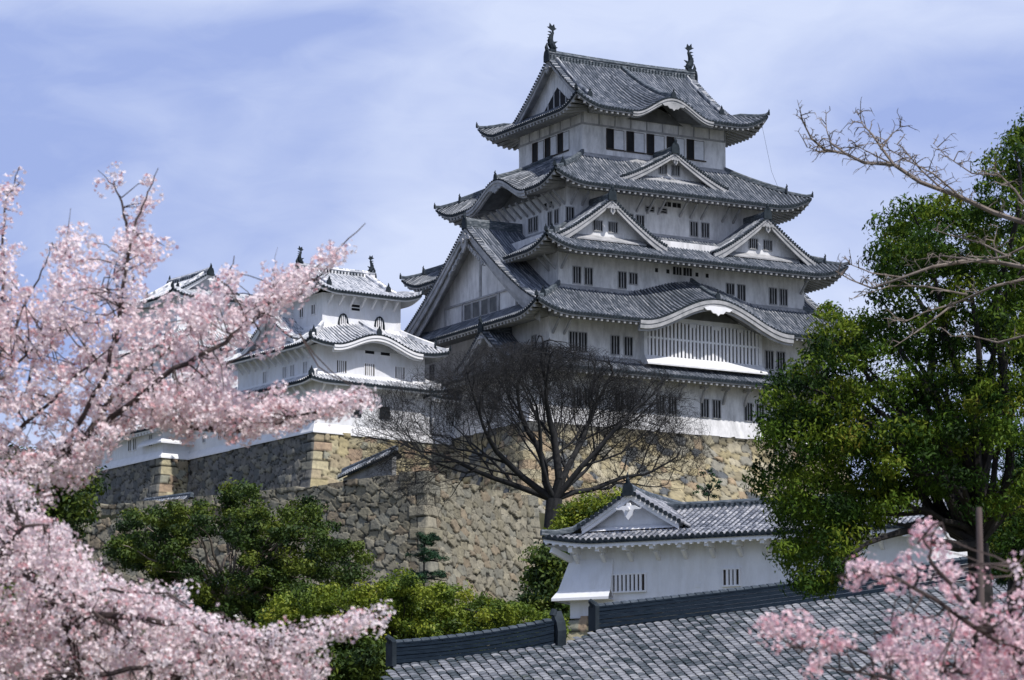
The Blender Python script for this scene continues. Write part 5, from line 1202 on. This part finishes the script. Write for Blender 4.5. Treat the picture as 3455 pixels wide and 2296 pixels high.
bough('bare_bough', 'tangle of bare grey branches crossing the evergreen crown', [
    [(2380, 620), (2300, 605), (2230, 600), (2150, 615), (2080, 640), (2010, 665), (1960, 645), (1925, 625)],
    [(2380, 560), (2320, 590), (2260, 560), (2200, 545), (2150, 530), .7], [(2380, 640), (2290, 660), (2200, 700), (2130, 720), (2080, 745), .7], [(2250, 600), (2170, 590), (2110, 600), .5],
    [(2080, 640), (2010, 630), (1960, 610), (1945, 590), .4], [(2230, 680), (2130, 660), (2050, 660), (1990, 680), (1960, 690), .5], [(2300, 605), (2290, 560), (2300, 520), .5], [(2380, 770), (2300, 790), (2240, 775), (2190, 775), .6], [(2200, 700), (2120, 760), (2060, 800), .5], [(2330, 590), (2200, 610), (2140, 620), .5]], 68, .046, M_BARK2, 10, twig=.40, ntw=10)
po = ad(2262, 1440, 30); pz = ad(2256, 1170, 30)
pole = thing('wooden_pole', 'weathered wooden pole standing among the pink cherry branches', 'pole', (po.x, 30, 0)); m = MB(); m.tube([(0, 0, 0), (0, 0, po.z), (pz.x-po.x, 0, pz.z-.05), (pz.x-po.x, 0, pz.z)], [.034, .032, .028, .024], 10); m.build('pole', [M_POLE], pole)

# --- cherry blossom
def cherry(name, label, polys, Y, thick, branches, m, seed, fsz=.0195, per=30, crad=.10, trunk_px=(-260, 1900), rb=.034, kmul=1.0, twig=True):
    rg = np.random.default_rng(seed); tp = ad(trunk_px[0], trunk_px[1], Y); base = np.array([tp.x, Y, gz(0, Y)]); root = thing(name, label, 'cherry tree', tuple(base))
    mb = MB(); BP = []
    for bi, (ln, rr) in enumerate(branches):
        ph = rg.uniform(0, 6.28); W_ = []
        for i in range(len(ln)-1):
            for s_ in np.linspace(0, 1, 5)[:-1]:
                x = ln[i][0]*(1-s_)+ln[i+1][0]*s_; y = ln[i][1]*(1-s_)+ln[i+1][1]*s_; W_.append(np.array(ad(x+rg.normal()*2.2, y+rg.normal()*2.2, Y+thick*.5*math.sin(x*.006+ph))))
        W_.append(np.array(ad(ln[-1][0], ln[-1][1], Y+thick*.5*math.sin(ln[-1][0]*.006+ph)))); W_ = [w_-base for w_ in W_]; n = len(W_)
        mb.tube(W_, [rr*rb*(1-.86*i/(n-1)) for i in range(n)], 7); BP += W_
        if ln[0][0] < 60 or ln[0][1] > 1500 or ln[0][0] > 2300: mb.tube([np.array([0, 0, 0.]), np.array([0, 0, 1.5]), W_[0]*.5+np.array([0, 0, 1.0]), W_[0]], [.16, .14, .09, rr*rb], 8)
    BP = np.array(BP); cen = []
    for poly, n in polys:
        q = sample_poly(poly, int(n*kmul), rg); cen.append(world_pts(q, Y+rg.uniform(-1, 1, len(q))*thick*.7)-base)
    for bi, (ln, rr) in enumerate(branches):            # flowers hug the outer half of every branch
        for i in range(len(ln)-1):
            if i < (len(ln)-1)*.35: continue
            Ls = math.hypot(ln[i+1][0]-ln[i][0], ln[i+1][1]-ln[i][1]); k = max(1, int(Ls/12)); s_ = rg.random(k); q = np.array(ln[i])[None]*(1-s_[:, None])+np.array(ln[i+1])[None]*s_[:, None]+rg.normal(size=(k, 2))*13
            if i == len(ln)-2: q = q[s_ < .72] if (s_ < .72).any() else q
            cen.append(world_pts(q, Y+thick*.5*np.sin(q[:, 0]*.006)+rg.normal(size=len(q))*.12)-base)
    C_ = np.concatenate(cen); d = ((C_[:, None, :]-BP[None, :, :])**2).sum(-1); ix = d.argmin(1); dm = np.sqrt(d.min(1))
    for i in range(0, len(C_), 2):                          # twigs from the nearest branch to the clusters
        if dm[i] < 2.2: limb(mb, BP[ix[i]], C_[i], .009, .004, rg, 4, .10, sides=3)
    mb.build('branches', [M_TWIG], root)
    # every flower: five petals in a shallow cup
    n = len(C_); per_ = int(per); N_ = n*per_; cr_ = crad*rg.uniform(.55, 1.25, n); st = rg.normal(size=(n, 3)); st[:, 2] *= .5; st /= np.linalg.norm(st, axis=1)[:, None]
    dd = rg.normal(size=(N_, 3)); dd /= np.linalg.norm(dd, axis=1)[:, None]
    pos = np.repeat(C_, per_, 0)+dd*(np.repeat(cr_, per_)*rg.uniform(.45, 1.0, N_)**.5)[:, None]+np.repeat(st, per_, 0)*(rg.uniform(-1, 1, N_)*np.repeat(cr_, per_)*.5)[:, None]
    nr = dd+rg.normal(size=(N_, 3))*.45; nr /= np.linalg.norm(nr, axis=1)[:, None]; a = np.cross(nr, rg.normal(size=(N_, 3))); a /= np.linalg.norm(a, axis=1)[:, None]; b = np.cross(nr, a)
    Vp = []; s = (fsz*rg.uniform(.75, 1.25, N_))[:, None]
    for k in range(5):
        t0, t1, t2 = (k*1.2566, k*1.2566-.52, k*1.2566+.52)
        e = a*math.cos(t0)+b*math.sin(t0); e1_ = a*math.cos(t1)+b*math.sin(t1); e2_ = a*math.cos(t2)+b*math.sin(t2)
        Vp.append(np.stack([pos, pos+e1_*s*.78+nr*s*.22, pos+e*s*1.12+nr*s*.38, pos+e2_*s*.78+nr*s*.22], 1))
    Vp = np.stack(Vp, 1).reshape(-1, 3); F = np.arange(len(Vp)).reshape(-1, 4)
    tn = np.repeat(np.clip(rg.normal(.62, .17, n), 0, 1), per_); rf = np.clip(tn*.6+rg.random(N_)*.42, 0.02, 1)
    rf = np.where(rg.random(N_) < .10, rg.uniform(0, .15, N_), rf)             # buds and calyxes, deeper pink
    mesh_np('blossoms', Vp, F, [m], root, rnd=np.repeat(rf, 5)); print(name, n, 'clusters', N_, 'flowers'); return root
up_poly = [(-300, 560), (-20, 600), (60, 660), (85, 600), (110, 640), (140, 560), (160, 500), (185, 560), (215, 550), (235, 600), (262, 590), (270, 520), (300, 520), (345, 540), (385, 560), (365, 610), (330, 650), (350, 690), (420, 690), (470, 670), (540, 620), (545, 660), (520, 720), (600, 690), (640, 650), (700, 660), (690, 700), (600, 740), (560, 800), (520, 840), (560, 870), (520, 920), (430, 960), (330, 965), (290, 1000), (190, 1080), (60, 1070), (40, 1140), (-300, 1200)]
band = [(330, 900), (430, 880), (500, 900), (600, 925), (660, 930), (760, 925), (850, 895), (860, 925), (740, 960), (640, 990), (560, 1000), (430, 985), (340, 975)]
midp = [(520, 720), (590, 690), (650, 640), (720, 620), (730, 650), (680, 690), (590, 740), (560, 770)]
lowp = [(-300, 1100), (-20, 1080), (60, 1130), (100, 1190), (170, 1240), (215, 1300), (260, 1340), (340, 1355), (440, 1410), (500, 1440), (600, 1470), (700, 1450), (800, 1425), (880, 1405), (890, 1425), (820, 1450), (720, 1475), (640, 1495), (660, 1530), (760, 1545), (700, 1620), (-300, 1650)]
loww = [(60, 1050), (130, 1060), (200, 1000), (230, 1060), (200, 1120), (130, 1120), (110, 1180), (60, 1150)]
brA = [([(-200, 1400), (-60, 1200), (60, 1100), (120, 1060), (230, 985), (350, 960), (450, 990), (560, 992), (640, 965), (740, 945), (850, 905)], 1.5),
       ([(150, 1030), (240, 870), (275, 740), (290, 620), (310, 520), (335, 460), (365, 388)], .8), ([(300, 560), (285, 480), (262, 430), (225, 392)], .5),
       ([(-150, 1200), (-40, 1000), (0, 800), (8, 600), (10, 480), (45, 385)], .9), ([(200, 1000), (290, 875), (370, 820), (450, 740), (520, 660), (540, 590)], .9),
       ([(230, 985), (400, 850), (520, 790), (600, 720), (680, 665), (760, 590), (842, 515)], .9), ([(-150, 1150), (60, 980), (180, 860), (270, 790)], .8), ([(60, 900), (110, 720), (150, 600), (163, 480)], .5),
       ([(-100, 1000), (0, 880), (80, 800), (200, 740), (260, 640)], .6), ([(400, 900), (500, 850), (600, 800), (690, 770)], .5), ([(600, 730), (625, 660), (640, 570)], .3), ([(30, 760), (80, 660), (110, 590), (120, 560)], .4), ([(430, 985), (520, 950), (600, 915), (650, 925)], .4)]
cherry('cherry_tree', 'pale pink blossoming cherry reaching across the left side before the sky', [(up_poly, 860), (band, 250), (midp, 60), (loww, 50)], 34, 1.6, brA, M_BLOS, 201, per=30, trunk_px=(-420, 1900))
brB = [([(-300, 1700), (-60, 1500), (120, 1420), (260, 1420), (420, 1440), (560, 1470), (700, 1462), (800, 1440), (905, 1400)], 1.3), ([(-100, 1450), (0, 1270), (60, 1210), (110, 1210)], 1.1), ([(-100, 1300), (60, 1330), (200, 1400), (330, 1500), (420, 1560)], .9),
       ([(200, 1560), (400, 1530), (560, 1500), (700, 1520), (770, 1540)], .7), ([(100, 1400), (250, 1360), (380, 1370), (470, 1420)], .6)]
cherry('cherry_tree', 'pale blossoming cherry with a long bough across the lower left corner', [(lowp, 1750)], 30, 1.6, brB, M_BLOS, 202, per=26, trunk_px=(-420, 2100), fsz=.0165, crad=.10)
pk = [(1925, 1325), (1990, 1290), (2060, 1270), (2110, 1225), (2165, 1200), (2200, 1205), (2180, 1250), (2225, 1290), (2270, 1300), (2330, 1290), (2450, 1330), (2450, 1640), (1990, 1640), (1975, 1580), (2040, 1530), (2010, 1470), (2030, 1420), (2110, 1400), (2070, 1370), (2000, 1350), (1950, 1345)]
pk2 = [(2040, 1440), (2160, 1420), (2450, 1400), (2450, 1640), (2000, 1640), (1990, 1560)]
sp1 = [(1735, 1440), (1760, 1430), (1800, 1425), (1850, 1415), (1870, 1450), (1840, 1480), (1790, 1510), (1730, 1490)]
brC = [([(2500, 1700), (2330, 1500), (2230, 1400), (2150, 1300), (2130, 1240), (2170, 1205)], 1.1), ([(2300, 1480), (2180, 1400), (2080, 1340), (2000, 1310), (1930, 1328)], .8), ([(2460, 1620), (2250, 1560), (2080, 1520), (1980, 1500), (1900, 1470), (1800, 1440), (1750, 1430)], .7), ([(2450, 1500), (2360, 1400), (2340, 1310), (2360, 1280)], .7), ([(2150, 1600), (2050, 1560), (1900, 1540), (1850, 1500)], .5)]
cherry('cherry_tree', 'deeper pink cherry with loose flower clusters at the lower right', [(pk, 90), (pk2, 170), (sp1, 6)], 24, 1.3, brC, M_BLOS2, 203, per=20, trunk_px=(2600, 1950), fsz=.0165, crad=.070, rb=.026)

# ------------------------------------------------------------------ groups of repeated things
GR = {'cherry_tree': 'cherry trees in blossom', 'tiled_wall': 'low plaster walls with tiled coping', 'evergreen_tree': 'glossy evergreen trees on the right', 'dark_evergreen': 'dark evergreens below the castle',
      'camphor_tree': 'yellow-green trees at the bottom', 'pine_tree': 'small pines', 'bare_bough': 'bare grey branches at the right'}
for o in list(bpy.data.objects):
    if o.parent is None and o.name.split('.')[0] in GR: o['group'] = GR[o.name.split('.')[0]]
